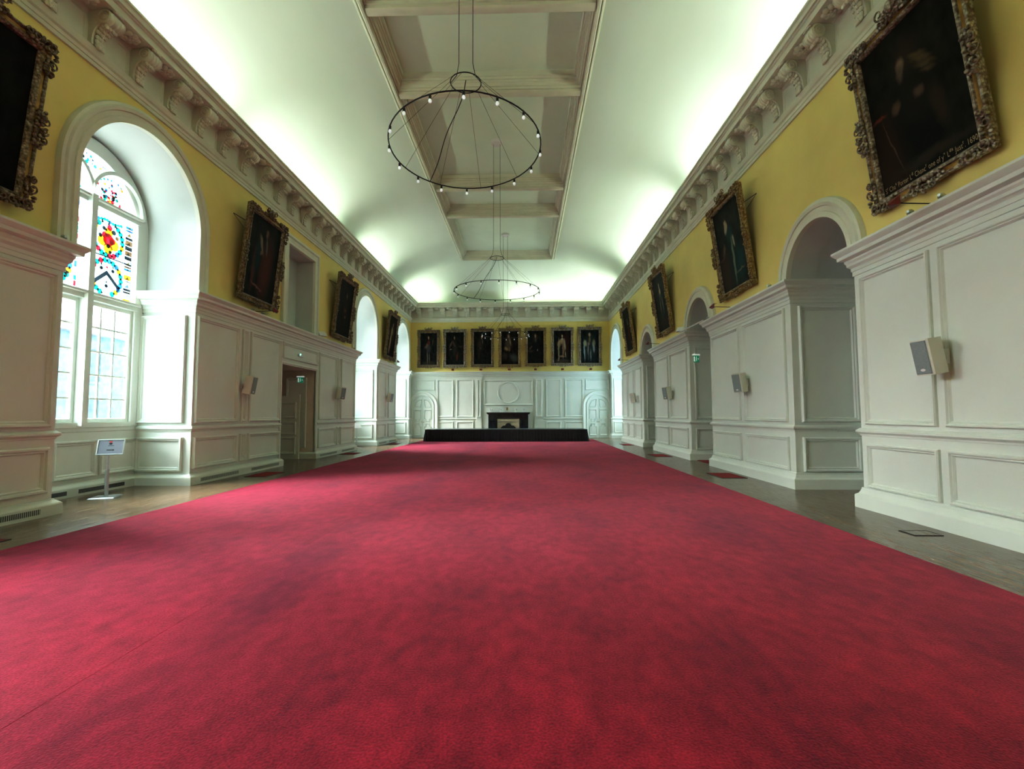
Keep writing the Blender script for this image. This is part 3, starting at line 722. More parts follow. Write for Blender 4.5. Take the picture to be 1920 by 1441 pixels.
    for k in range(90):                                         # eyelet at the crown
        u = rr.uniform(-.5, .5); v = rr.uniform(6.45, 7.1)
        if u * u + (v - WSP + .05) ** 2 > 1.24 ** 2 or (abs(u) - .66) ** 2 + (v - 6.18) ** 2 < .74 ** 2: continue
        circ(u, v, rr.uniform(.02, .05), rr.choice([1, 3, 3, 4, 5, 7, 5, 1, 0]), .004 + k * 5e-5, 6)
    m.build('stained_glass', SG, root)

def window(n, yc, label, proto=None):
    if proto is None:
        root = structure(empty('window_%d' % n, (XG, yc, 0)), label, 'window')
        window_parts(root)
    else:
        root = copy_tree(proto); root.name = 'window_%d' % n; root.location = (XG, yc, 0); root['label'] = label
    return root
W1 = window(1, WINC[1], 'tall arched stained-glass window on the left nearest the viewer')
W2 = window(2, WINC[2], 'tall arched window on the left beyond the open doorway', W1)
W3 = window(3, WINC[3], 'tall arched window on the left next to the end wall', W1)
W5 = window(4, WINC[0], 'tall arched window on the left beside the viewer', W1)
W4 = copy_tree(W1); W4.name = 'window_5'; W4.location = (XR + 1.3, R4[0], -0.35); W4.rotation_euler = (0, 0, PI); W4['label'] = 'tall arched window on the right next to the end wall'
# window bay walls (low panelled wall with sill under each left window, and the wall around the opening)
for c, nm in zip(WINC, ('beside the viewer', 'under the near stained-glass window', 'under the left window beyond the doorway', 'under the far left window')):
    m = MB(); m.wall(LW(XG), c - 1.75, c + 1.75, 0, 7.55, [('arch', c, 1.40, WSP - .05, 1.38)])
    m.build('window_wall', M['plaster'], wall_left)
    m = MB(); m.mbox(LW(XG), c - 1.55, c + 1.55, 0, 1.33, 0, .10)
    root = structure(m.build(trim_name(), M['white']), 'low white panelled wall ' + nm, 'wainscot')
    m = MB(); m.sweep_plan([(XB, c - 1.6), (XB, c + 1.6)], PLINTH_L); m.build('plinth', M['white'], root)
    m = MB(); m.sweep_plan([(XB, c - 1.6), (XB, c + 1.6)], [(-.12, 1.40), (.03, 1.40), (.05, 1.385), (.05, 1.35), (.03, 1.33), (.02, 1.27), (0.0, 1.25)]); m.build('sill', M['white'], root)
    for k in range(3): panel(LW(XB), c - 1.5 + 1.03 * k - .03, c - 1.5 + 1.03 * k + .92, LO[0] - .02, LO[1], root, PANB)
    if c != WINC[0]:
        for k in range(2):
            m = MB(); m.mbox(LW(XB), c - 1.35 + 1.35 * k, c - .25 + 1.35 * k, .05, .13, .101, .104); m.build('vent_grille', M['grille_dark'], root)
m = MB(); m.wall(RW(XR + 1.3), R4[0] - 1.75, R4[0] + 1.75, 0, 7.0, [('arch', R4[0], 1.40, R4[2] + .08, 1.03)]); m.build('window_wall', M['plaster'], wall_right)
m = MB(); m.mbox(RW(XR + 1.2), R4[0] - 1.7, R4[0] + 1.7, 0, 1.03, -.08, .02); structure(m.build(trim_name(), M['white']), 'low white wall under the far right window', 'wainscot')

# ------------------------------------------------------------------ left doorway
m = MB()
xd = -9.45
m.poly([(xd, 14.6, 0), (xd, 18.4, 0), (xd, 18.4, 3.2), (xd, 14.6, 3.2)])
m.poly([(WL - .02, DOOR[0], 3.2), (WL - .02, DOOR[1], 3.2), (xd, DOOR[1] + .4, 3.2), (xd, DOOR[0] - .4, 3.2)])
m.poly([(WL - .02, DOOR[0], 0), (xd, DOOR[0] - .4, 0), (xd, DOOR[0] - .4, 3.2), (WL - .02, DOOR[0], 3.2)])
m.poly([(WL - .02, DOOR[1], 0), (WL - .30, DOOR[1], 0), (WL - .30, DOOR[1], 3.2), (WL - .02, DOOR[1], 3.2)])
m.poly([(WL - .30, DOOR[1], 0), (xd, DOOR[1] + .05, 0), (xd, DOOR[1] + .05, 3.2), (WL - .30, DOOR[1], 3.2)])
passage = structure(m.build(trim_name(), M['dark_wood_room']), 'shadowed passage behind the open doorway on the left', 'passage')
panel(FW(DOOR[1]), -8.75, -7.98, 0.4, 2.95, passage)
door3 = structure(empty('door_3', (-8.12, 17.27, 0)), 'half-height white panelled door standing open in the left doorway', 'door')
m = MB(); m.box(-1.0, 0, -.025, .025, 0.01, 2.28); m.box(-.01, .012, -.035, .035, 0.01, 2.33)
m.build('door_leaf', M['white'], door3)
for (a, b) in ((.18, .80), (.88, 1.34), (1.46, 2.05)):
    q = MB(); q.frame(lambda u, v, h: (u, -.025 - h, v), -.85, -.10, a, b, PAN); q.build('door_panel', M['white'], door3)

# ------------------------------------------------------------------ arched doors in the end wall
def arched_door(n, xc, label):
    root = structure(empty('door_%d' % n, (xc, WF, 0)), label, 'door')
    r, vs = 0.70, 2.12
    mpd = lambda u, v, h: (u, -h, v)
    m = MB(); m.arch(mpd, 0, r, vs, 0.0, [(0.0, 0.0), (0.0, .10), (.05, .12), (.12, .07), (.18, .08), (.25, .13), (.30, .13), (.32, .05), (.33, 0)], 24)
    m.build('arch_surround', M['white'], root, smooth=True, angle=30)
    for s in (-1, 1):
        k = 12
        pts = [(0.004 * s, 0.02), (s * r, 0.02), (s * r, vs)] + [(s * r * math.cos(PI / 2 * i / k), vs + r * math.sin(PI / 2 * i / k)) for i in range(1, k)] + [(0.004 * s, vs + r)]
        m = MB(); m.poly([mpd(u, v, .03) for u, v in pts]); m.poly([mpd(u, v, .0) for u, v in pts])
        m.grid([[mpd(u, v, 0) for u, v in pts], [mpd(u, v, .03) for u, v in pts]], True)
        leaf = m.build('door_leaf', M['white'], root)
        def shp(poly, nm='door_panel'):
            c = Vector((sum(p[0] for p in poly) / len(poly), sum(p[1] for p in poly) / len(poly)))
            q = MB(); rows = []
            for sc, h in ((1.0, .03), (1.0, .075), (.92, .082), (.83, .045), (.82, .03)):
                rows.append([mpd(c.x + (p[0] - c.x) * sc, c.y + (p[1] - c.y) * sc, h) for p in poly])
            q.grid(rows, True); q.poly([mpd(c.x + (p[0] - c.x) * .7, c.y + (p[1] - c.y) * .7, .042) for p in poly])
            q.build(nm, M['white'], leaf)
        A = lambda u, v: (s * u, v)
        shp([A(.10, .16), A(.58, .16), A(.58, .78), A(.46, .78), A(.46, .98), A(.22, .98), A(.22, .78), A(.10, .78)])
        shp([A(.22, 1.08), A(.46, 1.08), A(.46, 1.27), A(.58, 1.27), A(.58, 1.93), A(.10, 1.93), A(.10, 1.27), A(.22, 1.27)])
        shp([A(.16, 2.04)] + [A(.57 * math.cos(R_(t)), 2.06 + .56 * math.sin(R_(t))) for t in (0, 15, 30, 45, 60, 72, 82)] + [A(.10, 2.24)])
        m = MB(); m.blob(mpd(s * .06, 1.07, .075), .022, .022, .022, 10, 6); m.lathe((s * .06, -.03, 1.07), [(.03, 0), (.03, -.008), (.012, -.012), (.012, -.045)], 12, axis='y')
        m.build('door_knob', M['brass'], leaf)
    return root
arched_door(1, -6.85, 'white arched double door at the left end of the end wall')
arched_door(2, 4.94, 'white arched double door at the right end of the end wall')

# ------------------------------------------------------------------ carpet, floor boxes
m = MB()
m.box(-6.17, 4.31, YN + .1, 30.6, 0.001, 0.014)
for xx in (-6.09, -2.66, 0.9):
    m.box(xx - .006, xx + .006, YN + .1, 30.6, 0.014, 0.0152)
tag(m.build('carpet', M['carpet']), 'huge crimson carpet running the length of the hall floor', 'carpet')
def floor_box(x0, x1, y0, y1, label, red=True):
    root = empty('floor_box', ((x0 + x1) / 2, (y0 + y1) / 2, 0))
    tag(root, label, 'floor box', 'floor boxes beside the carpet')
    w, d = (x1 - x0) / 2, (y1 - y0) / 2
    q = MB(); q.box(-w, w, -d, d, .001, .006); q.build('cover', M['rug_red'] if red else M['floor'], root)
    q = MB(); q.frame(lambda u, v, h: (u, v, h), -w - .02, w + .02, -d - .02, d + .02, [(0, .001), (0, .008), (.02, .008), (.02, .001)]); q.build('rim', M['dark_metal'], root)
    return root
floor_box(5.11, 5.44, 6.56, 6.80, 'small wood-topped floor box with a dark rim by the right edge', False)
floor_box(4.90, 5.50, 12.22, 13.22, 'red floor panel in front of the second right pier')
floor_box(4.88, 5.48, 18.2, 19.3, 'red floor panel in front of the third right pier')
floor_box(5.02, 5.52, 24.7, 25.8, 'red floor panel in front of the right pier nearest the end wall')
floor_box(-7.22, -6.70, 12.42, 13.40, 'red floor panel before the left doorway')
floor_box(-7.40, -6.82, 19.3, 20.12, 'red floor panel beyond the left doorway')
floor_box(-7.35, -6.80, 25.6, 26.6, 'red floor panel between the far left windows')
floor_box(-7.25, -6.66, 5.6, 6.17, 'red floor panel cut off by the left edge of the photo')
m = MB(); m.box(5.92, 7.15, 15.15, 16.8, .001, .012); tag(m.build('doormat', M['rug_red']), 'dark red mat inside the recess between second and third right piers', 'mat')

# ------------------------------------------------------------------ stage
st = tag(empty('stage', (-1.07, 29.3, 0)), 'long low black stage platform with pleated skirt before the fireplace', 'stage')
sx, sy, sz = 4.72, 1.1, 0.71
m = MB(); m.box(-sx, sx, -sy, sy, sz - .05, sz); m.box(-sx + .1, sx - .1, -sy + .1, sy - .1, .02, sz - .05); m.build('platform', M['black_deck'], st)
m = MB()
per = []
def edge(a, b, n):
    for i in range(n): t = i / n; per.append((a[0] + (b[0] - a[0]) * t, a[1] + (b[1] - a[1]) * t))
edge((-sx, sy), (-sx, -sy), 40); edge((-sx, -sy), (sx, -sy), 220); edge((sx, -sy), (sx, sy), 40); per.append((sx, sy))
rows = []
for z, fl, am in ((sz - .005, .008, .004), (sz - .08, .012, .008), (.4, .05, .02), (.016, .11, .035)):
    row = []
    for i, (x, yy) in enumerate(per):
        a = am * (1 if i % 2 else -1) * (0.6 + 0.5 * math.sin(i * 1.7))
        row.append((x + (math.copysign(fl + a, x) if abs(x) >= sx - .001 else 0), yy + (-(fl + a) if yy <= -sy + .001 else 0), z))
    rows.append(row)
m.grid(rows); m.build('skirt', M['black_cloth'], st)

# ------------------------------------------------------------------ fireplace
fp = tag(empty('fireplace', (-1.07, WF, 0)), 'black marble fireplace with cream slips behind the stage', 'fireplace')
F0 = lambda u, v, h: (u, -h, v)
m = MB(); m.mbox(F0, -1.33, -.73, 0, 1.58, 0, .22); m.mbox(F0, .74, 1.33, 0, 1.58, 0, .22); m.mbox(F0, -1.33, 1.33, 1.28, 1.60, 0, .20)
for s in (-1, 1): m.frame(lambda u, v, h: (s * 1.03 + u, -.22 - h, v), -.2, .2, .1, 1.2, PAN)
m.build('surround', M['black_marble'], fp)
m = MB(); m.mbox(F0, -1.45, 1.46, 1.64, 1.71, 0, .36); m.mbox(F0, -1.40, 1.41, 1.58, 1.64, 0, .29); m.build('mantel_shelf', M['black_marble'], fp)
for s in (-1, 1):
    m = MB(); m.mbox(F0, s * 1.03 - .14, s * 1.03 + .14, 1.34, 1.48, .22, .26); m.lathe((s * 1.03, -.24, 1.28), [(.0, -.04), (.07, -.04), (.08, 0), (.0, .02)], 12, axis='y'); m.build('mantel_corbel', M['black_marble'], fp)
m = MB()
m.mbox(F0, -.73, -.62, 0, 1.28, .0, .15); m.mbox(F0, .63, .74, 0, 1.28, .0, .15); m.mbox(F0, -.62, .63, 1.12, 1.28, .0, .15)
m.poly([F0(-.62, 0, .05), F0(.63, 0, .05), F0(.63, 1.12, .05), F0(-.62, 1.12, .05)])
m.build('slips', M['cream_marble'], fp)
m = MB()
out = [(-.5, 0), (-.5, .70), (-.36, .82), (-.2, .84)] + [(.2 * math.cos(R_(t)), .84 + .16 * math.sin(R_(t))) for t in (180, 150, 120, 90, 60, 30, 0)] + [(.36, .82), (.5, .70), (.5, 0)]
m.poly([F0(u, v, .10) for u, v in out]); m.grid([[F0(u, v, .05) for u, v in out], [F0(u, v, .10) for u, v in out]], True)
m.build('grate', M['iron'], fp)
def mantel_lamp(x, label):
    o = empty('uplight', (x, WF - .16, 1.712)); tag(o, label, 'uplight', 'white uplights on the mantel shelf')
    q = MB(); q.lathe((0, 0, 0), [(.0, 0), (.055, 0), (.055, .02), (.03, .03), (.03, .16)], 14); q.build('stand', M['plastic_white'], o, smooth=True, angle=40)
    q = MB(); q.lathe((0, 0, .14), [(.0, 0), (.05, 0), (.075, .12), (.07, .12), (.045, .02)], 14); q.build('shade', M['plastic_white'], o, smooth=True, angle=40)
    q = MB(); q.box(.05, .09, -.02, .02, .17, .21); q.build('knob', M['dark_metal'], o)
mantel_lamp(-2.24, 'white uplight at the left end of the mantel shelf')
mantel_lamp(-1.62, 'white uplight left of the brass plate, second along the mantel shelf')
mantel_lamp(-.56, 'white uplight right of the brass plate, third along the mantel shelf')
mantel_lamp(-.07, 'white uplight at the right end of the mantel shelf')
m = MB(); m.mbox(FW(WF), -1.2, -1.09, 1.86, 2.06, .001, .02); pl = tag(m.build('wall_plate', M['brass']), 'small brass socket plate on the wall above the mantel', 'plate')
for zz in (1.91, 1.98):
    m = MB(); m.mbox(FW(WF), -1.17, -1.12, zz - .012, zz + .012, .02, .026); m.build('socket', M['dark_metal'], pl)

# ------------------------------------------------------------------ paintings
def orn(m, pts, rr, s=1.0, hbase=.06):
    for (x, z) in pts:
        m.blob((x + rr.uniform(-.01, .01), -hbase - rr.uniform(0, .03), z + rr.uniform(-.01, .01)), rr.uniform(.02, .036) * s, rr.uniform(.02, .04), rr.uniform(.02, .036) * s, 7, 5)
def scroll(m, cx, cz, r, a0, turns, flip=1, th=.014, h=.085):
    path = []
    n = int(14 * turns)
    for i in range(n + 1):
        t = i / n; a = a0 + flip * t * turns * 2 * PI
        q = r * (1 - .75 * t)
        path.append((cx + q * math.cos(a), -h - .02 * math.sin(t * PI), cz + q * math.sin(a)))
    m.tube(path, [th * (1 - .4 * i / n) for i in range(n + 1)], 6)
PARTS = {}
def ornament(kind, mat):
    key = (kind, mat)
    if key in PARTS:
        o = PARTS[key].copy(); COL.objects.link(o); return o
    rr = random.Random(hash(kind) % 1000 if False else {'corner': 3, 'side': 5, 'crest': 9}[kind])
    m = MB()
    if kind == 'corner':      # L shaped carved corner, origin at the outer corner, reaching +x and -z
        for i in range(9):
            orn(m, [(-.05 + i * .052, -.01 + rr.uniform(-.02, .03)), (-.02 + i * .05, -.08)], rr, 1.1)
            orn(m, [(-.02 + rr.uniform(-.03, .02), -i * .058), (.07, -.05 - i * .052)], rr, 1.1)
        scroll(m, .06, -.06, .10, 0, 1.4, 1); scroll(m, .26, -.03, .07, PI, 1.2, -1); scroll(m, -.01, -.30, .07, PI / 2, 1.2, 1); scroll(m, .38, -.03, .05, 0, 1.2); scroll(m, .0, -.44, .05, 0, 1.2)
    elif kind == 'side':      # cartouche, long along z, origin at its middle, sticking out to -x
        for i in range(-5, 6):
            w = .06 * (1 - abs(i) / 7)
            orn(m, [(-w, i * .055), (.05 - w, i * .055 + .02), (.08, i * .05)], rr)
        scroll(m, -.04, .14, .07, 0, 1.3); scroll(m, -.04, -.14, .07, 0, 1.3, -1); scroll(m, -.05, 0, .06, PI, 1.2)
    else:                      # crest, origin at the top middle of the frame
        for i in range(-6, 7):
            hgt = .20 if abs(i) < 5 else .10
            k = 0
            while k * .05 < hgt:
                orn(m, [(i * .047, k * .05 - .06)], rr, 1.05); k += 1
        for s in (-1, 1): scroll(m, s * .19, .10, .09, 0, 1.4, s, .016, .1); scroll(m, s * .08, .05, .06, PI, 1.3, -s, .014, .1)
        m.blob((0, -.10, .08), .07, .05, .09, 10, 7)
    o = m.build('%s_ornament' % kind if kind != 'crest' else 'crest', M[mat], smooth=True)
    PARTS[key] = o
    return o
used = set()
def painting(loc, rotz, tilt, w, h, mat, canvas, label, group, text=None, slim=False):
    root = empty('portrait_painting', loc, (R_(tilt), 0, rotz)); tag(root, label, 'painting', group)
    mpp = lambda u, v, hh: (u, -hh, v)
    m = MB()
    m.frame(mpp, -w / 2, w / 2, 0, h, [(.04, -.06), (.015, -.05), (.0, .02), (.012, .052), (.035, .062), (.052, .05), (.06, .03)], 0)
    m.frame(mpp, -w / 2, w / 2, 0, h, [(.06, .03), (.085, .024), (.115, .034)], 1)
    m.frame(mpp, -w / 2, w / 2, 0, h, [(.115, .034), (.125, .058), (.15, .066), (.168, .048)], 0)
    m.frame(mpp, -w / 2, w / 2, 0, h, [(.168, .048), (.185, .02), (.19, -.02)], 2)
    fr = m.build('frame', [M[mat], M['gilt_plain'], M['gilt_edge']], root, smooth=True, angle=35)
    m = MB()
    a, b = w / 2 - .18, .18
    pts = [mpp(-a, b, 0), mpp(a, b, 0), mpp(a, h - b, 0), mpp(-a, h - b, 0)]
    m.poly(pts); cv = m.build('canvas', canvas, root)
    uvl = cv.data.uv_layers.new(name='UVMap')
    for lp in cv.data.loops:
        co = cv.data.vertices[lp.vertex_index].co
        uvl.data[lp.index].uv = ((co.x + a) / (2 * a), (co.z - b) / (h - 2 * b))
    def place(kind, loc2, rot=(0, 0, 0), sc=(1, 1, 1)):
        o = ornament(kind, mat); o.parent = root; o.location = loc2; o.rotation_euler = rot; o.scale = sc
        return o
    for sx_ in (-1, 1):
        for top in (0, 1):
            place('corner', (sx_ * (w / 2 - (.05 if slim else .02)), 0, h - .02 if top else .02), sc=(-sx_, 1, 1 if top else -1))
        place('side', (sx_ * (w / 2 - (.07 if slim else .02)), 0, h * .48), sc=(-sx_, 1, 1))
    place('side', (0, 0, .02), rot=(0, PI / 2, 0), sc=(-1, 1, 1))
    place('crest', (0, 0, h))
    m = MB(); m.box(-a, a, .055, .075, .1, h - .1); m.build('stretcher', M['dark_metal'], root)
    if tilt > 2:
        for sg in (-1, 1):
            m = MB(); m.tube([(sg * (w / 2 - .12), .05, h * .80), (sg * (w / 2 + .14), .30, h * .84)], .010, 6); m.tube([(sg * (w / 2 + .14), .30, h * .84), (sg * (w / 2 - .04), .02, h * .70)], .005, 6); m.build('hanging_rod', M['dark_metal'], root)
    if text:
        cu = bpy.data.curves.new('inscription', 'FONT'); cu.body = text; cu.size = .125; cu.align_x = 'CENTER'; cu.space_character = 1.05
        to = bpy.data.objects.new('tmp', cu); COL.objects.link(to)
        bpy.context.view_layer.update()
        me = bpy.data.meshes.new_from_object(to.evaluated_get(bpy.context.evaluated_depsgraph_get()))
        bpy.data.objects.remove(to)
        me.materials.clear(); me.materials.append(M['paint_text'])
        wid = max(v.co.x for v in me.vertices) - min(v.co.x for v in me.vertices); s = 2 * a * .95 / wid
        o = bpy.data.objects.new('inscription', me); COL.objects.link(o); o.parent = root; o.location = (0, -.004, b + .05); o.rotation_euler = (PI / 2, 0, 0); o.scale = (s, s * 1.55, 1)
    return root
SK = (.34, .20, .12); DSK = (.16, .09, .055)
def C_(n, bg, *bl): return canvas_mat('oil_' + n, bg, bl)
bgk = (.010, .011, .009)
far_specs = [
    ('silver_coat', C_('silver_coat', bgk, (.5, .05, .4, .05, 0, (.035, .03, .02), .5), (.42, .23, .03, .17, 3, (.16, .14, .11), .4), (.54, .22, .03, .15, 4, (.10, .09, .075), .4), (.48, .52, .13, .13, 0, (.05, .05, .05), .5), (.42, .62, .05, .16, -60, (.12, .085, .06), .4), (.5, .70, .07, .07, 0, (.10, .02, .018), .4), (.49, .84, .035, .045, 0, SK, .35), (.74, .70, .02, .10, -25, (.09, .07, .05), .4)), 'gilt_dark', 'portrait of person with red sash and pale stockings, leftmost on the end wall'),
    ('officer_dog', C_('officer_dog', bgk, (.62, .25, .05, .12, -10, (.09, .03, .012), .5), (.48, .5, .12, .22, 0, (.025, .022, .018), .5), (.28, .63, .03, .13, -40, (.12, .075, .055), .4), (.46, .63, .03, .12, 40, (.09, .06, .045), .4), (.47, .82, .038, .045, 0, SK, .35), (.27, .47, .04, .015, 15, (.32, .25, .2), .4), (.82, .55, .1, .03, 0, (.04, .035, .025), .6)), 'gilt_silver', 'silver-framed portrait of dark-coated person with outstretched arm, second from left on end wall'),
    ('dark_coat', C_('dark_coat', bgk, (.35, .6, .12, .15, 20, (.04, .026, .02), .5), (.3, .35, .05, .2, -10, (.035, .024, .018), .5), (.44, .82, .035, .05, 0, SK, .35), (.5, .71, .02, .07, 20, (.14, .12, .10), .4), (.37, .5, .04, .02, 0, (.10, .09, .075), .4)), 'gilt_dark', 'very dark portrait showing only face and cravat, third from left on end wall'),
    ('armour', C_('armour', (.013, .011, .009), (.75, .2, .22, .10, -10, (.05, .06, .055), .6), (.42, .62, .16, .18, 0, (.07, .05, .032), .5), (.3, .47, .1, .05, -20, (.22, .15, .075), .4), (.48, .45, .05, .06, 0, (.16, .07, .04), .4), (.43, .84, .06, .07, 0, (.14, .10, .07), .4), (.44, .84, .035, .045, 0, SK, .35), (.52, .7, .03, .13, 20, (.24, .17, .10), .4), (.2, .25, .15, .1, 0, (.04, .03, .022), .6)), 'gilt_gold', 'portrait of wigged person in armour, middle one of seven on end wall'),
    ('wig_black', C_('wig_black', (.012, .012, .010), (.5, .76, .10, .12, 0, (.06, .045, .032), .5), (.49, .83, .045, .05, 0, SK, .35), (.51, .71, .03, .06, 0, (.16, .13, .10), .4), (.5, .45, .26, .25, 0, (.010, .011, .012), .5), (.63, .41, .03, .018, 30, (.36, .30, .25), .4), (.2, .48, .10, .03, 30, (.09, .06, .04), .4), (.2, .38, .15, .03, 0, (.05, .035, .025), .5)), 'gilt_gold', 'gold-framed portrait of person in black with long wig, third from right on end wall'),
    ('gold_robe', C_('gold_robe', (.010, .012, .011), (.75, .6, .14, .35, 0, (.03, .010, .007), .6), (.5, .06, .45, .05, 0, (.05, .04, .03), .5), (.3, .45, .05, .28, 0, (.30, .24, .13), .3), (.42, .64, .2, .09, 20, (.30, .21, .12), .35), (.42, .4, .12, .2, 0, (.012, .012, .012), .4), (.55, .42, .045, .26, 0, (.20, .12, .075), .4), (.64, .55, .05, .16, 10, (.28, .22, .15), .4), (.68, .27, .03, .1, 12, (.26, .21, .12), .4), (.28, .13, .04, .09, -25, (.22, .15, .09), .4), (.48, .20, .15, .03, 0, (.22, .15, .09), .4), (.49, .82, .04, .045, 0, (.5, .32, .18), .3), (.49, .74, .045, .02, 0, (.5, .44, .36), .3)), 'gilt_silver', 'portrait of person in white and gold robes, second from right on end wall'),
    ('garter_robe', C_('garter_robe', (.010, .014, .013), (.5, .5, .28, .3, 0, (.018, .03, .027), .5), (.2, .38, .04, .27, 4, (.22, .28, .28), .35), (.24, .6, .09, .09, 0, (.26, .27, .18), .4), (.40, .42, .03, .16, 0, (.28, .22, .2), .4), (.72, .6, .08, .1, -20, (.20, .19, .12), .4), (.72, .45, .04, .12, 10, (.24, .26, .26), .4), (.45, .58, .06, .05, 0, (.26, .15, .13), .4), (.5, .72, .05, .09, 0, (.16, .13, .07), .4), (.55, .25, .03, .16, 3, (.16, .19, .19), .4), (.43, .24, .025, .14, -3, (.07, .07, .07), .4), (.49, .85, .06, .05, 0, (.32, .22, .2), .35), (.49, .83, .03, .035, 0, SK, .3)), 'gilt_silver', 'portrait of person in ceremonial robes with white sleeves, rightmost on the end wall'),
]
spans = [(-7.31, -5.66), (-5.56, -3.83), (-3.66, -1.96), (-1.80, -.13), (-.02, 1.58), (1.76, 3.42), (3.58, 5.30)]
zb = [4.72, 4.72, 4.74, 4.73, 4.78, 4.80, 4.79]
zt = [7.33, 7.37, 7.40, 7.42, 7.44, 7.44, 7.47]
for (nm, cm, fm, lab), (a, b), z0, z1 in zip(far_specs, spans, zb, zt):
    painting(((a + b) / 2, YF - .09, z0 + .05), 0, 1.2, b - a - .15, z1 - z0 - .08, fm, cm, lab, 'portraits on the end wall', slim=True)

pl1 = C_('left_near', (.006, .006, .005), (.5, .8, .06, .06, 0, DSK, .4))
pl2 = C_('left_red_robe', (.010, .011, .009), (.62, .4, .17, .34, -8, (.075, .020, .014), .5), (.25, .35, .05, .24, -4, (.085, .022, .016), .4), (.33, .52, .08, .22, -6, (.008, .028, .032), .4), (.42, .68, .03, .13, 32, (.20, .15, .09), .4), (.58, .70, .025, .12, 8, (.10, .10, .085), .4), (.55, .845, .04, .045, 0, DSK, .35), (.43, .58, .04, .02, 0, (.16, .10, .06), .4), (.4, .14, .18, .012, -12, (.16, .06, .05), .4))
pl3 = C_('left_dark', (.008, .008, .006), (.58, .74, .03, .05, 0, (.24, .18, .12), .4), (.55, .5, .16, .22, 0, (.022, .012, .010), .5), (.56, .47, .06, .03, 0, (.12, .04, .03), .5), (.58, .36, .03, .02, 0, (.20, .13, .08), .4))
pl4 = C_('left_gold', (.008, .008, .006), (.4, .38, .08, .26, -8, (.28, .22, .11), .4), (.5, .62, .10, .10, 0, (.24, .17, .09), .4), (.55, .78, .04, .05, 0, SK, .35), (.32, .15, .04, .08, 0, (.26, .22, .17), .4), (.72, .55, .05, .2, 0, (.05, .03, .02), .5))
pr1 = C_('right_near', (.012, .012, .009), (.18, .25, .2, .25, 0, (.030, .017, .010), .6), (.5, .4, .22, .42, 0, (.006, .007, .008), .4), (.48, .77, .12, .11, 0, (.03, .022, .015), .5), (.5, .5, .17, .16, 0, (.016, .014, .011), .6), (.42, .745, .035, .045, 0, (.24, .165, .10), .45), (.415, .70, .03, .04, 0, (.11, .085, .06), .6), (.60, .73, .07, .016, -20, (.10, .075, .035), .6), (.63, .69, .08, .016, -20, (.10, .075, .035), .6), (.66, .645, .08, .016, -20, (.09, .07, .033), .6), (.68, .60, .06, .016, -20, (.08, .06, .03), .6), (.3, .52, .03, .05, -40, (.10, .065, .04), .4), (.56, .51, .045, .03, 0, (.10, .065, .045), .4), (.72, .36, .06, .12, 20, (.035, .027, .016), .5), (.1, .52, .08, .012, 8, (.14, .03, .02), .4), (.2, .3, .008, .18, 20, (.10, .06, .04), .5), (.6, .10, .4, .03, 0, (.03, .026, .018), .5))
pr2 = C_('right_lady', (.014, .016, .012), (.68, .26, .2, .17, 30, (.008, .045, .048), .5), (.5, .42, .18, .3, 0, (.010, .022, .020), .4), (.52, .64, .09, .1, 0, (.012, .045, .045), .4), (.54, .33, .03, .24, -4, (.16, .22, .16), .4), (.62, .535, .03, .07, 10, (.36, .32, .24), .35), (.70, .17, .14, .012, 8, (.14, .13, .08), .4), (.42, .74, .05, .07, -30, (.42, .33, .22), .35), (.40, .82, .035, .045, 0, (.44, .32, .2), .3), (.39, .86, .05, .035, 0, (.03, .018, .012), .4), (.2, .25, .16, .22, 0, (.045, .028, .018), .6), (.25, .5, .03, .07, -30, (.12, .09, .06), .4), (.16, .42, .12, .012, 10, (.10, .045, .03), .4))
pr3 = C_('right_pale', (.012, .017, .014), (.48, .42, .14, .28, 0, (.03, .04, .032), .5), (.5, .68, .07, .1, 0, (.08, .11, .085), .4), (.49, .80, .035, .045, 0, (.5, .4, .26), .35), (.52, .71, .05, .05, 0, (.42, .33, .2), .4), (.42, .45, .02, .12, -6, (.20, .18, .13), .4), (.62, .45, .025, .13, 8, (.20, .18, .13), .4), (.5, .12, .4, .1, 0, (.035, .027, .018), .6))
pr4 = C_('right_ruddy', (.010, .014, .011), (.52, .42, .13, .25, 0, (.06, .02, .012), .5), (.5, .72, .035, .045, 0, SK, .35), (.52, .64, .03, .04, 0, (.24, .22, .16), .4), (.7, .18, .04, .03, 0, (.20, .16, .1), .4))
gl, gr_ = 'portraits on the left wall', 'portraits on the right wall'
painting((XL + .13, 6.03, 4.74), PI / 2, 6.0, 1.95, 2.60, 'gilt_dark', pl1, 'nearly black portrait cut off by the left edge of the photo', gl)
painting((XL + .13, 13.42, 4.72), PI / 2, 6.0, 1.95, 2.62, 'gilt_dark', pl2, 'dark portrait of person in red robe, left wall between window and niche', gl)
painting((XL + .13, 19.74, 4.70), PI / 2, 6.0, 1.95, 2.62, 'gilt_dark', pl3, 'very dark portrait on the left wall just beyond the niche', gl)
painting((XL + .13, 26.92, 4.70), PI / 2, 6.0, 1.95, 2.62, 'gilt_dark', pl4, 'portrait of pale gold figure between the two far left windows', gl)
painting((XR - .06, 6.77, 4.80), -PI / 2, 7.4, 1.98, 2.62, 'gilt_silver', pr1, 'large dark portrait with a lettered bottom edge at the upper right', gr_, 'S\u02b3 Cha\u02e2 Porter L\u1d48 Chanc\u02b3 one of y\u1d49 L\u1d48\u02e2 Just\u02b3. 1690')
painting((XR - .06, 12.88, 4.80), -PI / 2, 7.4, 1.98, 2.62, 'gilt_gold', pr2, 'portrait of a lady in a blue-green dress on the right wall', gr_)
painting((XR - .06, 19.5, 4.80), -PI / 2, 7.4, 1.98, 2.62, 'gilt_gold', pr3, 'portrait of a pale figure on grey-green ground, third along the right wall', gr_)
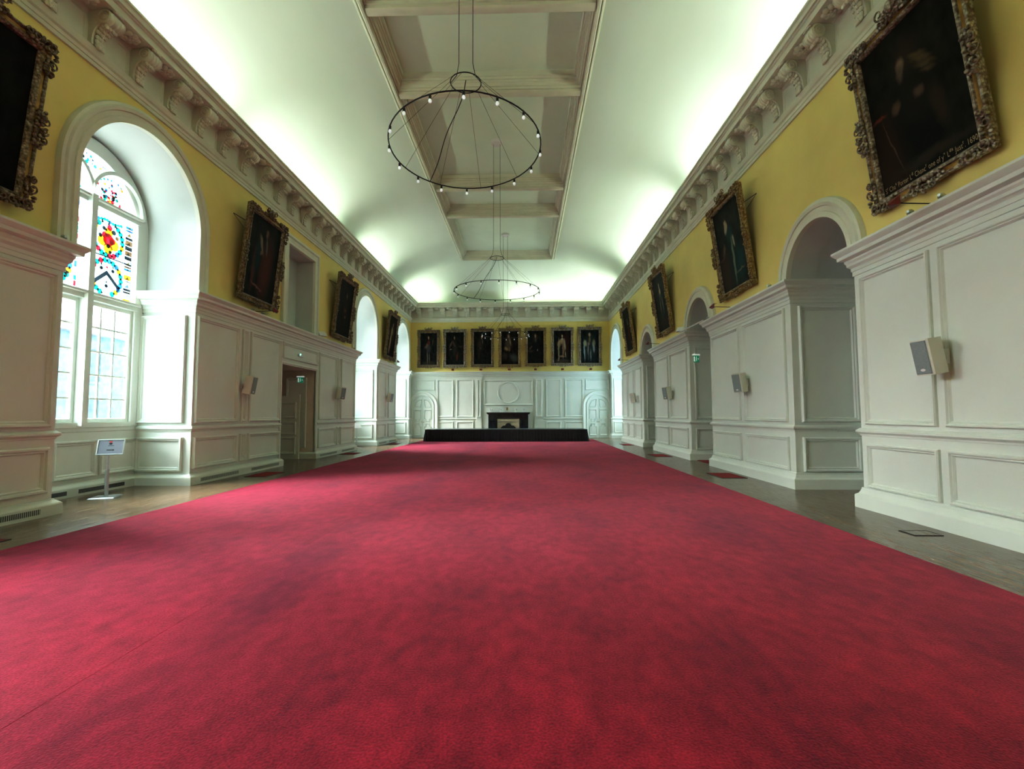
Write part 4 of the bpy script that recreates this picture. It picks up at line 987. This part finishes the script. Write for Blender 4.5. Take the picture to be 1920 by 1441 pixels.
painting((XR - .06, 25.75, 4.80), -PI / 2, 7.0, 1.98, 2.62, 'gilt_gold', pr4, 'portrait with ruddy brown dress, right wall nearest the end wall', gr_)

# picture lights on arms in front of the portraits
def picture_light_proto():
    o = empty('picture_light')
    q = MB(); q.tube([(0, .66, -.06), (0, .6, -.03), (0, .1, -.015), (0, .02, -.03)], .008, 8); q.build('arm', M['dark_metal'], o)
    q = MB()
    tip = (0, -.09, -.045); sq = [(-.085, .03, .07), (.085, .03, .07), (.085, .03, -.06), (-.085, .03, -.06)]
    for i in range(4): q.poly([tip, sq[i], sq[(i + 1) % 4]])
    q.build('shade', M['red_paint'], o)
    q = MB(); sq2 = [(x * .96, y + .0, z * .96) for x, y, z in sq]
    q.poly([(sq2[0][0], .03, sq2[0][2]), (sq2[1][0], .03, sq2[1][2]), (.1, .10, .06), (-.1, .10, .06)])
    q.poly([(-.08, .031, .06), (.08, .031, .06), (.08, .031, -.055), (-.08, .031, -.055)])
    q.build('reflector', M['gold_inner'], o)
    return o
plp = picture_light_proto(); pl_first = [True]
def picture_light(loc, rotz, label, group):
    o = plp if pl_first[0] else copy_tree(plp); pl_first[0] = False
    o.location = loc; o.rotation_euler = (0, 0, rotz); tag(o, label, 'picture light', group)
g = 'picture lights along the end wall'
for x, lab in ((-4.77, 'leftmost small picture light under the end-wall portraits'), (-2.88, 'small picture light below the third end-wall portrait from the left'), (-.985, 'small picture light below the middle end-wall portrait'), (.76, 'small picture light below the third end-wall portrait from the right'), (2.55, 'small picture light below the second end-wall portrait from the right'), (4.43, 'rightmost small picture light under the end-wall portraits')):
    picture_light((x, 32.0, 4.56), 0, lab, g)
g = 'picture lights along the side walls'
for y_, lab in ((6.62, 'red picture light under the lettered portrait at upper right'), (13.06, 'red picture light under the portrait of the lady in blue-green'), (19.9, 'picture light under the third portrait on the right wall'), (25.9, 'picture light under the right-wall portrait nearest the end wall')):
    picture_light((5.10, y_, 4.50), -PI / 2, lab, g)
for y_, lab in ((13.35, 'red picture light under the red-robed portrait on the left wall'), (26.7, 'picture light under the left-wall portrait nearest the end wall')):
    picture_light((-7.03, y_, 4.55), PI / 2, lab, g)

# ------------------------------------------------------------------ loudspeakers
def speaker_proto():
    o = empty('loudspeaker')
    q = MB()                                                   # local: front faces -Y, centre at origin, wall behind at +Y
    pr_ = [(-.13, -.105), (.13, -.105), (.15, -.09), (.13, .105), (-.13, .105), (-.15, -.09)]
    T = Matrix.Rotation(R_(10), 3, 'X')
    def X(p): return tuple(T @ Vector(p))
    top = [X((x, y, .245)) for x, y in pr_]; bot = [X((x, y, -.245)) for x, y in pr_]
    q.poly(top); q.poly(bot[::-1]); q.grid([bot, top], True); q.build('cabinet', M['speaker_white'], o)
    q = MB(); q.add([X(p) for p in [(-.127, -.109, -.225), (.127, -.109, -.225), (.127, -.109, .225), (-.127, -.109, .225), (-.12, -.118, -.218), (.12, -.118, -.218), (.12, -.118, .218), (-.12, -.118, .218)]], [[4, 5, 6, 7], [0, 1, 5, 4], [1, 2, 6, 5], [2, 3, 7, 6], [3, 0, 4, 7]])
    gq = q.build('grille', M['speaker_grille'], o)
    q = MB(); q.poly([X((.042 * math.cos(2 * PI * k / 20), -.12, -.17 + .019 * math.sin(2 * PI * k / 20))) for k in range(20)]); q.build('badge', M['badge'], gq)
    q = MB(); q.box(-.035, .035, .10, .20, -.03, .03); q.box(-.05, .05, .19, .235, -.10, .10); q.build('wall_bracket', M['plastic_white'], o)
    return o
spp = speaker_proto(); sp_first = [True]
def speaker(loc, rotz, label, group):
    o = spp if sp_first[0] else copy_tree(spp); sp_first[0] = False
    o.location = loc; o.rotation_euler = (0, 0, rotz); tag(o, label, 'speaker', group)
g = 'loudspeakers along the right wall'
speaker((5.53, 6.70, 2.37), -PI / 2, 'white wall loudspeaker with grey grille on the large right-edge pier', g)
speaker((5.54, 12.52, 2.39), -PI / 2 + .35, 'white wall loudspeaker on the second right pier', g)
speaker((5.54, 18.85, 2.40), -PI / 2 + .35, 'white wall loudspeaker on the third right pier', g)
speaker((5.54, 24.7, 2.40), -PI / 2 - .5, 'white wall loudspeaker turned towards the end wall on the far right pier', g)
g = 'loudspeakers along the left wall'
speaker((-7.41, 12.85, 2.40), PI / 2 + .1, 'white wall loudspeaker before the left doorway', g)
speaker((-7.41, 19.35, 2.46), PI / 2 - .35, 'grey-fronted wall loudspeaker beyond the left doorway', g)
speaker((-7.41, 26.5, 2.52), PI / 2 - .3, 'grey-fronted wall loudspeaker between the far left windows', g)

# ------------------------------------------------------------------ small spotlights and floodlights on the wainscot ledge
def spot_proto():
    o = empty('spotlight')
    q = MB(); q.lathe((0, 0, 0), [(0, 0), (.04, 0), (.04, .012), (.012, .016), (.012, .05)], 12); q.build('base', M['steel'], o, smooth=True, angle=40)
    q = MB(); q.lathe((-.01, 0, .075), [(0, -.05), (.02, -.05), (.045, .02), (.045, .045), (0, .045)], 12, axis='x'); q.build('lamp_head', M['steel'], o, smooth=True, angle=40)
    return o
spo = spot_proto(); so_first = [True]
def spot(loc, rotz, label, group='small silver spotlights on the wainscot ledge'):
    o = spo if so_first[0] else copy_tree(spo); so_first[0] = False
    o.location = loc; o.rotation_euler = (0, 0, rotz); tag(o, label, 'spotlight', group)
for y_, lab in ((7.03, 'small silver spotlight on the right-edge ledge, farther of two'), (6.5, 'small silver spotlight on the right-edge ledge, nearer of two'), (11.1, 'small silver spotlight on the second right pier, at its near end'), (14.82, 'small silver spotlight at the far end of the second right pier')):
    spot((5.64, y_, ZW), .5, lab)
for y_, lab in ((7.6, 'small silver spotlight on the ledge left of the stained-glass window'), (13.15, 'small silver spotlight below the red-robed portrait, nearer of two'), (13.65, 'small silver spotlight below the red-robed portrait, farther of two'), (21.2, 'small silver spotlight on the ledge before the second left window'), (31.95, 'small silver spotlight on the ledge in the far left corner')):
    spot((-7.56, y_, ZW), PI - .5, lab)
def flood(loc, rotz, label):
    o = empty('floodlight', loc, (0, 0, rotz)); tag(o, label, 'floodlight', 'white floodlights on the wainscot ledge')
    q = MB(); q.box(-.04, .04, -.03, .03, 0, .02); q.tube([(0, 0, .02), (0, 0, .1)], .012); q.build('stand', M['steel'], o)
    q = MB(); T = Matrix.Rotation(R_(-35), 3, 'X')
    pts = [T @ Vector(p) for p in [(-.15, -.05, -.10), (.15, -.05, -.10), (.15, .03, -.07), (-.15, .03, -.07), (-.15, -.05, .10), (.15, -.05, .10), (.15, .03, .07), (-.15, .03, .07)]]
    q.add([p + Vector((0, 0, .15)) for p in pts], [[0, 3, 2, 1], [4, 5, 6, 7], [0, 1, 5, 4], [1, 2, 6, 5], [2, 3, 7, 6], [3, 0, 4, 7]]); q.build('lamp_housing', M['plastic_white'], o)
flood((-7.58, 17.8, ZW), PI / 2 - .6, 'white floodlight on the left ledge beside the niche')
flood((5.64, 17.35, ZW), -PI / 2 + .6, 'white floodlight on the third right pier beside the second arch')

# ------------------------------------------------------------------ emergency light and exit signs
el = tag(empty('emergency_light', (WL + .01, 16.2, 3.60)), 'small white emergency light with a green lamp above the left doorway', 'emergency light')
q = MB(); q.box(0, .07, -.17, .17, -.04, .04); q.build('housing', M['plastic_white'], el)
q = MB(); q.blob((.075, -.12, .03), .025, .03, .025, 10, 6); q.build('indicator', M['led_green'], el)
def exit_sign(loc, label, w, h, top, hang):
    o = empty('exit_sign', loc); tag(o, label, 'exit sign', 'green exit signs')
    q = MB(); q.box(-w / 2 - .02, w / 2 + .02, -.035, .035, 0, top); q.build('housing', M['white_sign'], o)
    q = MB(); q.box(-w / 2, w / 2, -.006, .006, -h, 0); pn = q.build('panel', M['green_sign'], o)
    F = lambda u, v: (u, -.0075, v)
    q = MB()                                                   # door, running figure, arrow
    q.poly([F(-w * .42, -h * .15), F(-w * .22, -h * .15), F(-w * .22, -h * .88), F(-w * .42, -h * .88)])
    q.poly([F(w * .02 + .012 * math.cos(2 * PI * k / 10), -h * .22 + .012 * math.sin(2 * PI * k / 10)) for k in range(10)])
    q.poly([F(-w * .06, -h * .32), F(w * .06, -h * .32), F(w * .05, -h * .58), F(-w * .04, -h * .58)])
    q.poly([F(-w * .04, -h * .56), F(w * .01, -h * .56), F(-w * .09, -h * .88), F(-w * .14, -h * .86)])
    q.poly([F(w * .0, -h * .56), F(w * .05, -h * .56), F(w * .14, -h * .74), F(w * .09, -h * .80)])
    q.poly([F(w * .22, -h * .5), F(w * .34, -h * .36), F(w * .34, -h * .64)]); q.poly([F(w * .33, -h * .45), F(w * .44, -h * .45), F(w * .44, -h * .55), F(w * .33, -h * .55)])
    q.build('pictogram', M['white_sign'], pn)
    q = MB()
    for u in (-w * .35, w * .35): q.tube([(u, 0, top), (u, 0, top + hang)], .004, 6)
    q.build('hanger', M['plastic_white'], o)
    return o
exit_sign((-7.99, 17.0, 2.93), 'green exit sign hanging inside the left doorway', .21, .20, .045, .22)
exit_sign((5.52, 15.55, 3.46), 'green exit sign hanging on cords between two right-hand piers', .19, .22, .04, .90)
q = MB(); q.tube([(5.54, 14.9, 4.47), (5.50, 17.05, 4.47)], .022, 8); tag(q.build('hanging_rail', M['plastic_white']), 'thin white rail bridging two right-hand piers above the exit sign', 'rail')

# ------------------------------------------------------------------ sign stand and lectern
ss = tag(empty('sign_stand', (-8.20, 9.37, 0), (0, 0, R_(22))), 'silver floor-standing direction sign with an arrow beside the stained-glass window', 'sign stand')
q = MB(); q.add([(-.22, -.22, .001), (.20, -.22, .001), (.20, .22, .001), (-.22, .22, .001), (-.2, -.2, .014), (.18, -.2, .014), (.18, .2, .014), (-.2, .2, .014)], [[0, 3, 2, 1], [4, 5, 6, 7], [0, 1, 5, 4], [1, 2, 6, 5], [2, 3, 7, 6], [3, 0, 4, 7]]); q.build('base_plate', M['steel'], ss)
q = MB(); q.tube([(0, 0, .01), (0, 0, .52)], .034, 14); q.tube([(0, 0, .52), (0, 0, .54)], .040, 14); q.tube([(0, 0, .54), (0, -.0, .90)], .02, 12); q.build('pole', M['steel'], ss, smooth=True, angle=40)
T = Matrix.Rotation(R_(-17), 3, 'X')
P0 = Vector((0.05, -.03, .97))
def SX(u, v, h): return tuple(P0 + T @ Vector((u, -h, v)))
q = MB(); q.mbox(SX, -.215, .215, -.15, .15, -.022, 0); q.frame(SX, -.22, .22, -.155, .155, [(0, -.022), (0, .012), (.012, .014), (.022, .004), (.022, .0)]); sp_ = q.build('sign_panel', M['steel'], ss)
q = MB(); q.poly([SX(-.198, -.133, .003), SX(.198, -.133, .003), SX(.198, .133, .003), SX(-.198, .133, .003)]); q.build('sign_face', M['sign_face'], sp_)
q = MB()
q.poly([SX(-.035, .118, .005), SX(.015, .118, .005), SX(.015, .095, .005), SX(-.035, .095, .005)], 1)
q.poly([SX(-.03, .09, .005), SX(.015, .09, .005), SX(.02, .055, .005), (SX(-.008, .045, .005)), SX(-.035, .055, .005)], 0)
for k in range(7): q.poly([SX(-.045 + k * .014, .022, .005), SX(-.036 + k * .014, .022, .005), SX(-.036 + k * .014, .034 + .004 * (k % 2), .005), SX(-.045 + k * .014, .034 + .004 * (k % 2), .005)], 0)
q.poly([SX(-.06, -.068, .005), SX(.045, -.068, .005), SX(.045, -.05, .005), SX(-.06, -.05, .005)], 0); q.poly([SX(.04, -.078, .005), SX(.068, -.059, .005), SX(.04, -.04, .005)], 0)
q.build('logo_and_arrow', [M['black_ink'], M['red_ink']], sp_)
lc = tag(empty('information_lectern', (-8.05, 23.1, 0), (0, 0, R_(60))), 'small white information lectern by the second left window', 'lectern')
q = MB(); q.box(-.18, .18, -.14, .14, .001, .015); q.build('base_plate', M['steel'], lc)
q = MB(); q.tube([(0, 0, .015), (0, 0, 1.0)], .02, 10); q.build('pole', M['steel'], lc)
q = MB(); T2 = Matrix.Rotation(R_(-40), 3, 'X')
pts = [tuple(Vector((0, 0, 1.06)) + T2 @ Vector(p)) for p in [(-.22, -.008, -.15), (.22, -.008, -.15), (.22, .008, -.15), (-.22, .008, -.15), (-.22, -.008, .15), (.22, -.008, .15), (.22, .008, .15), (-.22, .008, .15)]]
q.add(pts, [[0, 3, 2, 1], [4, 5, 6, 7], [0, 1, 5, 4], [1, 2, 6, 5], [2, 3, 7, 6], [3, 0, 4, 7]]); q.build('board', M['plastic_white'], lc)

# ------------------------------------------------------------------ chandeliers
bulb_cache = {}
def chandelier(x, y, z, r, zs, rs, tilt, zrose, label, nb=16, ph=0.1):
    o = tag(empty('ring_chandelier', (x, y, z)), label, 'chandelier', 'wire ring chandeliers')
    n = 64
    nx, ny = math.tan(R_(tilt[0])), math.tan(R_(tilt[1]))
    hz = lambda px, py: -(nx * px + ny * py)
    q = MB(); q.tube([(r * math.cos(2 * PI * k / n), r * math.sin(2 * PI * k / n), hz(r * math.cos(2 * PI * k / n), r * math.sin(2 * PI * k / n))) for k in range(n)], .011, 8, closed=True)
    q.build('ring', M['dark_metal'], o, smooth=True)
    q = MB(); q.tube([(rs * math.cos(2 * PI * k / 32), rs * math.sin(2 * PI * k / 32), zs - z) for k in range(32)], .009, 8, closed=True); q.build('hub_ring', M['dark_metal'], o, smooth=True)
    for k in range(10):
        a = 2 * PI * k / 10 + .2
        q = MB(); q.tube([(rs * math.cos(a), rs * math.sin(a), zs - z), (r * math.cos(a), r * math.sin(a), hz(r * math.cos(a), r * math.sin(a)))], .0028, 5, cap=False); q.build('suspension_wire', M['dark_metal'], o)
    for s in (-1, 1):
        q = MB(); q.tube([(s * .12, 0, zrose - z), (s * .12, 0, zs - z + .35), (s * .16, .02, zs - z + .15), (s * rs, 0, zs - z)], .006, 6); q.build('hanging_cable', M['dark_metal'], o)
    a = -2.2; b = (r * math.cos(2.25), r * math.sin(2.25)); path = []
    for k in range(13):
        t = k / 12
        px = b[0] * t + .05 * math.sin(t * 9) * (1 - t); py = b[1] * t
        path.append((px, py, (zs - z + .05) * (1 - t) ** 1.15 + hz(b[0], b[1]) * t))
    q = MB(); q.tube(path, .008, 6); q.build('supply_cable', M['dark_metal'], o, smooth=True)
    q = MB(); q.lathe((0, 0, zrose - z), [(0, -.10), (.19, -.10), (.21, -.07), (.22, .0)], 28); q.build('ceiling_rose', M['plastic_white'], o, smooth=True, angle=40)
    for k in range(nb):
        a = 2 * PI * k / nb + ph
        if 'h' not in bulb_cache:
            q = MB(); q.lathe((0, 0, 0), [(.012, .015), (.012, 0), (.02, -.01), (.02, -.05), (.014, -.06), (0, -.06)], 10); h = q.build('lamp_holder', M['dark_metal'], o, smooth=True, angle=40)
            q = MB(); q.lathe((0, 0, 0), [(.012, -.06), (.022, -.075), (.026, -.095), (.018, -.115), (0, -.12)], 10); bb = q.build('bulb', M['bulb'], h, smooth=True)
            bulb_cache['h'] = h
        else:
            h = copy_tree(bulb_cache['h'], o)
        h.location = (r * math.cos(a), r * math.sin(a), hz(r * math.cos(a), r * math.sin(a)) - .01)
    return o
chandelier(-.98, 7.93, 6.135, 1.277, 7.27, .262, (-1.0, 5.0), ZP, 'nearest and largest-looking dark ring chandelier hanging high over the carpet')
chandelier(-.945, 16.75, 5.93, 1.50, 7.10, .245, (0, -1.2), ZP, 'middle dark ring chandelier hanging before the far coffers')
chandelier(-.99, 25.7, 5.87, 1.27, 6.95, .23, (0, 0), ZP, 'farthest ring chandelier with bright bulbs before the end-wall portraits', 17)

# ------------------------------------------------------------------ outside the windows
m = MB(); m.poly([(-60, -30, -.6), (-9.6, -30, -.6), (-9.6, 70, -.6), (-60, 70, -.6)])
structure(m.build('ground', M['paving_out']), 'pale paved courtyard outside the left windows', 'ground')
bl = tag(empty('courtyard_building', (-27, 30, -.6)), 'pale bluish stone courtyard range seen through the stained-glass window', 'building')
m = MB(); m.box(-3, 0, -35, 40, 0, 7.2); m.build('wall', M['stone_out'], bl)
m = MB(); m.add([(-4, -36, 7.2), (.5, -36, 7.2), (.5, 41, 7.2), (-4, 41, 7.2), (-2, -36, 8.6), (-2, 41, 8.6)], [[0, 1, 4], [3, 5, 2], [1, 2, 5, 4], [0, 4, 5, 3]]); m.build('roof', M['glass_out'], bl)
wp = None
for k in range(18):
    yy = -33 + k * 4
    for z0, z1 in ((.6, 3.2), (4.3, 6.3)):
        if wp is None or (z0, 'w') not in PARTS:
            m = MB(); m.box(-.05, .03, -.85, .85, z0, z1); m.frame(LW(.03), -1.0, 1.0, z0 - .15, z1 + .15, [(0, -.02), (0, .08), (.15, .08), (.15, 0)], 1); wp = m.build('window', [M['glass_out'], M['stone_out']], bl); PARTS[(z0, 'w')] = wp
            o = wp
        else:
            o = PARTS[(z0, 'w')].copy(); COL.objects.link(o)
        o.parent = bl; o.location = (0, yy, 0)

# ------------------------------------------------------------------ lights
w = bpy.data.worlds.new('World'); scene.world = w; w.use_nodes = True
nt = w.node_tree; bg = nt.nodes['Background']
SKY = 12.0
tc = nt.nodes.new('ShaderNodeTexCoord'); sp = nt.nodes.new('ShaderNodeSeparateXYZ'); cr = nt.nodes.new('ShaderNodeValToRGB')
cr.color_ramp.elements[0].position = 0.45; cr.color_ramp.elements[0].color = (.50, .72, .85, 1)
cr.color_ramp.elements[1].position = 0.75; cr.color_ramp.elements[1].color = (.74, .94, 1.0, 1)
mr = nt.nodes.new('ShaderNodeMapRange'); mr.inputs['From Min'].default_value = -1; mr.inputs['From Max'].default_value = 1
nt.links.new(tc.outputs['Generated'], sp.inputs[0]); nt.links.new(sp.outputs['Z'], mr.inputs['Value']); nt.links.new(mr.outputs[0], cr.inputs['Fac']); nt.links.new(cr.outputs['Color'], bg.inputs['Color'])
bg.inputs['Strength'].default_value = SKY
def area(name, loc, rot, sx, sy, watts, col, portal=False, spread=None):
    l = bpy.data.lights.new(name, 'AREA'); l.shape = 'RECTANGLE'; l.size = sx; l.size_y = sy; l.energy = watts; l.color = col
    if portal: l.cycles.is_portal = True
    if spread: l.spread = R_(spread)
    o = bpy.data.objects.new(name, l); COL.objects.link(o); o.location = loc; o.rotation_euler = rot
    return o
for c in WINC: area('window_portal', (XG - .12, c, 4.3), (0, -PI / 2, 0), 5.9, 2.8, 1, (1, 1, 1), True)
area('window_portal', (XR + 1.42, R4[0], 3.95), (0, PI / 2, 0), 5.9, 2.8, 1, (1, 1, 1), True)
sl = bpy.data.lights.new('soft_sun', 'SUN'); sl.energy = 42.0; sl.angle = R_(60); sl.color = (1.0, 0.98, 0.94)
so = bpy.data.objects.new('soft_sun', sl); COL.objects.link(so); so.location = (-40, 10, 30)
so.rotation_euler = Vector((0.88, 0.04, -0.44)).to_track_quat('-Z', 'Y').to_euler()
COVE = (0.88, 1.0, 0.85)
CW = 12.5      # watts per metre of cove lamp
def cove(side, a, b, k=1.0):
    ln = b - a; mid = (a + b) / 2
    if side == 'L': area('cove_lamp', (XL + .36, mid, 9.03), (0, PI + R_(44), 0), .10, ln, CW * ln * k, COVE)
    elif side == 'R': area('cove_lamp', (XR - .36, mid, 9.03), (0, PI - R_(44), 0), .10, ln, CW * ln * k, COVE)
    else: area('cove_lamp', (mid, YF - .36, 9.02), (PI + R_(44), 0, 0), ln, .10, CW * ln * k, COVE)
cove('L', -3.5, 5.0); cove('L', 5.6, 12.0); cove('L', 12.6, 19.2, .9); cove('L', 21.7, 26.4, .9); cove('L', 30.0, 32.0, 1.0)
cove('R', -3.5, 5.0); cove('R', 5.6, 11.0); cove('R', 11.5, 16.2); cove('R', 17.6, 25.8, 1.1); cove('R', 29.0, 32.0, .9)
cove('F', -7.2, -5.5, .75); cove('F', -1.2, 5.3, .85)

# ------------------------------------------------------------------ camera
f_px, cx, cy = 905.0, 960.0, 720.5
vx, vy, roll = 983.0, 775.8, R_(0.15)
dx, dy = vx - cx, -(vy - cy); c_, s_ = math.cos(roll), math.sin(roll)
ux, uy = c_ * dx + s_ * dy, -s_ * dx + c_ * dy
p_ = math.atan2(-uy, f_px); a_ = math.atan2(ux / f_px * math.cos(p_), 1)
Rv = Vector((math.cos(a_), math.sin(a_), 0)); Fv = Vector((-math.sin(a_) * math.cos(p_), math.cos(a_) * math.cos(p_), math.sin(p_))); Uv = Rv.cross(Fv)
R2v = Rv * c_ - Uv * s_; U2v = Rv * s_ + Uv * c_
cam = bpy.data.cameras.new('Camera'); co = bpy.data.objects.new('Camera', cam); COL.objects.link(co)
cam.sensor_width = 36.0; cam.sensor_fit = 'HORIZONTAL'; cam.lens = 36.0 * f_px / 1920.0; cam.clip_end = 300
mt = Matrix((R2v, U2v, -Fv)).transposed().to_4x4(); mt.translation = Vector((0, 0, 1.6)); co.matrix_world = mt
scene.camera = co
scene.view_settings.view_transform = 'Standard'
scene.view_settings.look = 'None'
scene.view_settings.exposure = 0.4
scene.view_settings.use_curve_mapping = True
cmap = scene.view_settings.curve_mapping
cu_ = cmap.curves[3]
for px, py in ((0.06, 0.043), (0.22, 0.215), (0.50, 0.575), (0.78, 0.86)): cu_.points.new(px, py)
cmap.update()
scene.cycles.max_bounces = 7; scene.cycles.diffuse_bounces = 5; scene.cycles.transparent_max_bounces = 12; scene.cycles.glossy_bounces = 3
scene.cycles.use_denoising = True
scene.cycles.sample_clamp_indirect = 8.0
scene.cycles.caustics_reflective = False; scene.cycles.caustics_refractive = False
